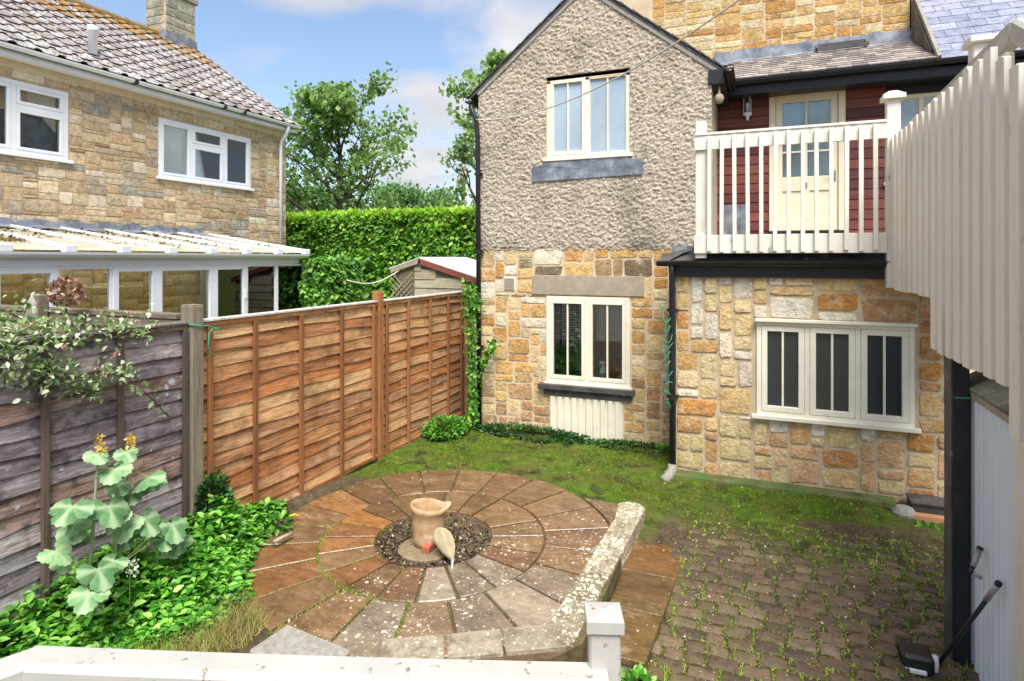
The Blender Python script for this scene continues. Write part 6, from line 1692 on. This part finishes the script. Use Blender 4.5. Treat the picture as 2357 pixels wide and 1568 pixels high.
pc = onZ(1379, 1519, RZ_); mb = MB(); mb.bar((B0.x - .004, B0.y, .1), (B0.x - .004, B0.y, 1.635), .072, .072, (dA.x, dA.y, 0)); np2 = mb.build('post', MAT['rail_paint'], lr, bevel=.005)
mb = MB(); mb.bar((B0.x - .004, B0.y, 1.635), (B0.x - .004, B0.y, 1.662), .086, .086, (dA.x, dA.y, 0)); hw = .043
cc = Vector((B0.x - .004, B0.y, 1.662)); q4 = [cc + (dA * a + nA * b) * hw for a, b in ((-1, -1), (1, -1), (1, 1), (-1, 1))]
mb.add([tuple(v) for v in q4] + [tuple(cc + Vector((0, 0, .009)))], [(0, 1, 4), (1, 2, 4), (2, 3, 4), (3, 0, 4), (3, 2, 1, 0)]); mb.build('post_cap', MAT['rail_paint'], np2)
mb = MB(); mb.box(A0.x - .02, A0.x + .06, A0.y - .07, A0.y + .01, .1, 1.45); mb.build('post', MAT['rail_paint'], lr)
for k in range(1, 9):
    c = A0.lerp(B0, k / 9.2) + nA * .04; mb = MB(); mb.bar((c.x, c.y, .6), (c.x, c.y, 1.455), .04, .025, (dA.x, dA.y, 0)); mb.build('baluster', MAT['rail_paint'], lr)
mb = MB(); e0, e1 = A0 + nA * .04, B0 + nA * .04; mb.bar((e0.x, e0.y, .58), (e1.x, e1.y, .58), .05, .09); mb.build('bottom_rail', MAT['rail_paint'], lr)
mb = MB(); mb.prism([(A0.x, A0.y, .44), (B0.x, B0.y, .44), (B0.x + .5, -.6, .44), (A0.x - .1, -.6, .44)], (0, 0, .05)); mb.build('deck', MAT['old_timber'], lr)
mb = MB(); mb.bar((A0.x + .1, .2, -.3), (A0.x + .1, .2, .44), .1, .1); mb.bar((B0.x, B0.y - .1, -.4), (B0.x, B0.y - .1, .44), .1, .1); mb.build('deck_post', MAT['old_timber'], lr)

# ================================================================== under the stairs at the right
def gz1(x, y): return float(ground_z(x, y))
q = onX(2180, 1400, 1.22); bp = thing('black_post', 'tall black painted post standing under the stair screen', 'post', (1.27, q.y, -.45))
mb = MB(); x0 = onY(2194, 1200, q.y - .09).x; x1 = onY(2232, 1200, q.y - .09).x
mb.box(x0, x1, q.y - .09, q.y + .10, -.6, 2.1); mb.build('shaft', MAT['black'], bp, bevel=.006)
mb = MB(); mb.box(x0 - .012, x0 - .002, q.y - .08, q.y + .09, -.6, 2.05); mb.build('edge_strip', MAT['slate_dark'], bp)
q = (x0 + x1) / 2
twine('green_twine', 'thin green line stretched across the black post', [tuple(onY(2196, 916, 4.36)), tuple(onY(2232, 917, 4.36))], .003)
# tool store: corrugated panel, tile lean-to roof
XT = 1.36
ts = thing('tool_store', 'pale corrugated metal tool store with a small tiled roof under the stairs', 'store', (XT, 3.6, -.4))
yA = onX(2231, 950, XT).y; yB = onX(2334, 950, XT).y; zt = onX(2235, 908, XT).z
mb = MB(); n = 60; vs = []
for i in range(n + 1):
    y = yA + (yB - yA) * i / n; ph = i / n * 9 * 2 * math.pi; dx = .012 * max(-.6, min(.6, math.sin(ph))) / .6
    vs += [(XT + dx, y, -.5), (XT + dx, y, zt - .01), (XT + dx + .003, y, -.5), (XT + dx + .003, y, zt - .01)]
mb.add(vs, [(4 * i, 4 * i + 4, 4 * i + 5, 4 * i + 1) for i in range(n)] + [(4 * i + 2, 4 * i + 3, 4 * i + 7, 4 * i + 6) for i in range(n)]); mb.build('corrugated_panel', MAT['steel'], ts, fix=False)
mb = MB(); mb.box(XT - .02, XT + .03, yB - .09, yB - .0, -.5, zt + .0); mb.box(XT - .02, XT + .02, yA, yA + .03, -.5, zt); mb.build('frame', MAT['steel'], ts, bevel=.004)
mb = MB(); mb.box(XT - .025, XT + .025, yB, yA + .02, zt - .012, zt + .03); mb.build('eaves_strip', MAT['lintel'], ts)
for r_ in range(5):
    for c_ in range(5):
        y = yA + .05 - c_ * .3 - (r_ % 2) * .12
        piece('tile', TILE, ts, (XT - .03 + r_ * .13, y, zt + .045 + r_ * .09), (math.atan(.62), 0, R(-90)), (.29, .2, .022), rnd.choice([C(128, 124, 112), C(112, 106, 92), C(140, 134, 118), C(104, 108, 84)]))
mb = MB(); mb.box(XT + .06, 2.4, yB - .6, yA, -.5, zt - .05); mb.build('back_wall', MAT['black'], ts)
mb = MB(); mb.box(XT - .03, XT + .05, yB - .9, yB - .095, -.5, 2.2); mb.build('side_board', MAT['white_wood'], ts)
# poles leaning against the store
def pole(label, a, b, split, name='telescopic_pole', extra=None):
    t = thing(name, label, 'pole', tuple(b)); m = a.lerp(b, split)
    mb = MB(); mb.tube([tuple(a), tuple(m)], .017, 10); mb.build('grey_sleeve', MAT['tube_grey'], t, smooth=True)
    mb = MB(); mb.tube([tuple(m), tuple(b)], .013, 10); mb.build('black_shaft', MAT['black'], t, smooth=True)
    mb = MB(); mb.tube([tuple(a + (a - m).normalized() * .02), tuple(a)], .019, 10); mb.build('end_cap', MAT['black'], t, smooth=True)
    return t
a = onX(2296, 1346, XT - .05); b = onX(2255, 1424, XT - .16); e = onX(2150, 1548, 1.12); e.z = max(e.z, -.38)
t = pole('long black and grey pole leaning behind the black post', a, a.lerp(e, .98), .16)
h = onX(2152, 1530, 1.10); mb = MB(); mb.tube([tuple(h + Vector((0, 0, .06))), tuple(h), tuple(h + Vector((-.02, -.02, -.10)))], [.02, .024, .03], 10); mb.build('white_clamp', MAT['white_plastic'], t, smooth=True)
c = Vector((h.x - .12, h.y + .0, gz1(h.x, h.y))); mb = MB(); mb.box(c.x - .09, c.x + .10, c.y - .10, c.y + .09, c.z + .01, c.z + .13); mb.build('black_head', MAT['black'], t, bevel=.02)
mb = MB(); mb.box(c.x - .075, c.x + .05, c.y - .115, c.y - .10, c.z + .02, c.z + .05); mb.build('white_strip', MAT['white_plastic'], t, bevel=.004)
a = onX(2254, 1266, XT - .05); b = onX(2232, 1320, XT - .12); pole('short grey and black pole hooked on the metal store', a, b, .72)
mb = MB(); p0 = onX(2237, 1318, XT - .06); p1 = onX(2256, 1330, XT - .03); mb.tube([tuple(p0), tuple(p1)], .012, 8); o = mb.build('hook', MAT['tube_grey'], None, smooth=True); tag(o, 'small grey hook bracket on the metal store', 'hook')
# plank, stone and black tray at the wall foot
p0, p1 = onZ(2093, 1196, -.04), onZ(2185, 1200, -.04)
mb = MB(); mb.box(p0.x, p1.x + .05, p0.y - .06, p0.y + .02, -.06, .035); o = mb.build('timber_plank', MAT['timber_raw'], None, bevel=.004); tag(o, 'reddish timber offcut lying at the foot of the stone wall', 'plank')
mb = MB(); mb.box(p0.x + .03, p1.x + .06, p0.y + .05, YE - .05, -.05, .10); mb.box(p0.x + .02, p1.x + .08, p0.y + .03, YE - .05, .10, .125); o = mb.build('crate', MAT['slate_dark'], None, bevel=.004); tag(o, 'low dark tray standing behind the timber offcut', 'tray')
mb = MB(); c = onZ(2092, 1190, 0); mb.lathe([(.02, -.06), (.10, -.05), (.11, .02), (.07, .07), (.01, .08)], (c.x - .03, c.y + .06, 0), 9); o = mb.build('rock', MAT['concrete'], None); tag(o, 'pale rough stone beside the timber offcut', 'stone')
# twine tangled on the corner downpipe
pts = []
for k in range(160):
    t = k / 159; z = 1.95 - 1.25 * t + .10 * math.sin(k * .42); a = k * .4
    pts.append((EX0 - .045 - .05 * abs(math.sin(a * .37)) + .045 * math.cos(a), YE - .075 + .05 * math.sin(a), z))
twine('green_twine', 'tangled green twine hanging on the corner downpipe', pts, .006)
# clothes line from the downpipe, out of frame to the right
a = Vector((GX0 + .0, YG - .12, 4.54)); b = ray(1700, 0) * 4.7; b.z += H; d = (b - a); e = a + d * 1.32; e.z = b.z + .06
pts = []
for k in range(41):
    f = k / 40; p = a.lerp(e, f)
    # quadratic through a, b, e heights
    f1 = 1 / 1.32; z = a.z * (f - f1) * (f - 1) / ((0 - f1) * (0 - 1)) + b.z * (f - 0) * (f - 1) / (f1 * (f1 - 1)) + (b.z + .42) * f * (f - f1) / (1 * (1 - f1))
    pts.append((p.x, p.y, z))
mb = MB(); mb.tube(pts, .0085, 6); o = mb.build('clothes_line', MAT['cord'], None, smooth=True); tag(o, 'white clothes line sagging across the gable', 'line')
# light cable in the next garden
p0, p1 = onY(797, 645, 9.2), onY(915, 625, YS - .05); pts = [tuple(p0.lerp(p1, k / 12) + Vector((0, 0, -.14 * math.sin(math.pi * k / 12)))) for k in range(13)]
mb = MB(); mb.tube(pts, .012, 6); o = mb.build('cable', MAT['cord'], None, smooth=True); tag(o, 'pale cable sagging from the ivy column to the shed', 'cable')
# spray bottle and chair behind the lower window, tubs behind the extension window
c = Vector((-2.05, YG + .16, .80)); sb = thing('spray_bottle', 'white spray bottle standing inside the lower window', 'bottle', tuple(c))
mb = MB(); mb.lathe([(.045, 0), (.05, .01), (.05, .12), (.035, .17), (.016, .2), (.016, .225)], c, 14); mb.build('body', MAT['white_plastic'], sb, smooth=True)
mb = MB(); mb.box(c.x - .05, c.x + .03, c.y - .016, c.y + .016, c.z + .226, c.z + .262); mb.bar((c.x - .03, c.y, c.z + .23), (c.x - .05, c.y, c.z + .18), .012, .01); mb.build('trigger_head', MAT['white_plastic'], sb, bevel=.004)
mb = MB(); mb.lathe([(.0505, .03), (.0508, .1)], c, 14); mb.build('label_band', M('bottle_label', [C(60, 130, 120), C(120, 170, 190)], 30, .4, 0), sb, smooth=True)
mb = MB(); mb.box(-2.86, -1.60, YG + .065, YG + .32, .765, .797); mb.build('inner_sill', MAT['cream'], gw)
cx, cy2 = -1.85, YG + .75; chr_ = thing('tubular_chair', 'chrome tube chair inside the room behind the lower window', 'chair', (cx, cy2, .25))
mb = MB(); mb.tube([(cx - .22, cy2, .25), (cx - .22, cy2, 1.0), (cx - .17, cy2, 1.06), (cx + .17, cy2, 1.06), (cx + .22, cy2, 1.0), (cx + .22, cy2, .25)], .013, 8); mb.build('frame', MAT['chrome'], chr_, smooth=True)
mb = MB(); mb.box(cx - .2, cx + .2, cy2 - .012, cy2 + .012, .78, .98); mb.build('backrest', MAT['brick'], chr_, bevel=.008)
mb = MB(); mb.box(cx - .21, cx + .21, cy2, cy2 + .4, .62, .66); mb.build('seat', MAT['brick'], chr_, bevel=.01)
for px, col_, lab in ((1800, 'white_plastic', 'white tub inside the left light of the extension window'), (1888, 'tube_grey', 'grey bottle inside the middle light of the extension window')):
    p = onY(px, 925, YE + .16); mb = MB(); mb.lathe([(.045, 0), (.055, .12), (.058, .125), (.058, .15), (.01, .152)] if px < 1850 else [(.03, 0), (.032, .12), (.014, .16), (.014, .2), (.004, .205)], (p.x, p.y, .80), 14); o = mb.build('tub' if px < 1850 else 'bottle', MAT[col_], None, smooth=True); tag(o, lab, 'tub' if px < 1850 else 'bottle')
mb = MB(); mb.box(WE[0] - .05, WE[1] + .05, YE + .065, YE + .30, .77, .798); mb.build('inner_sill', MAT['cream'], ex)
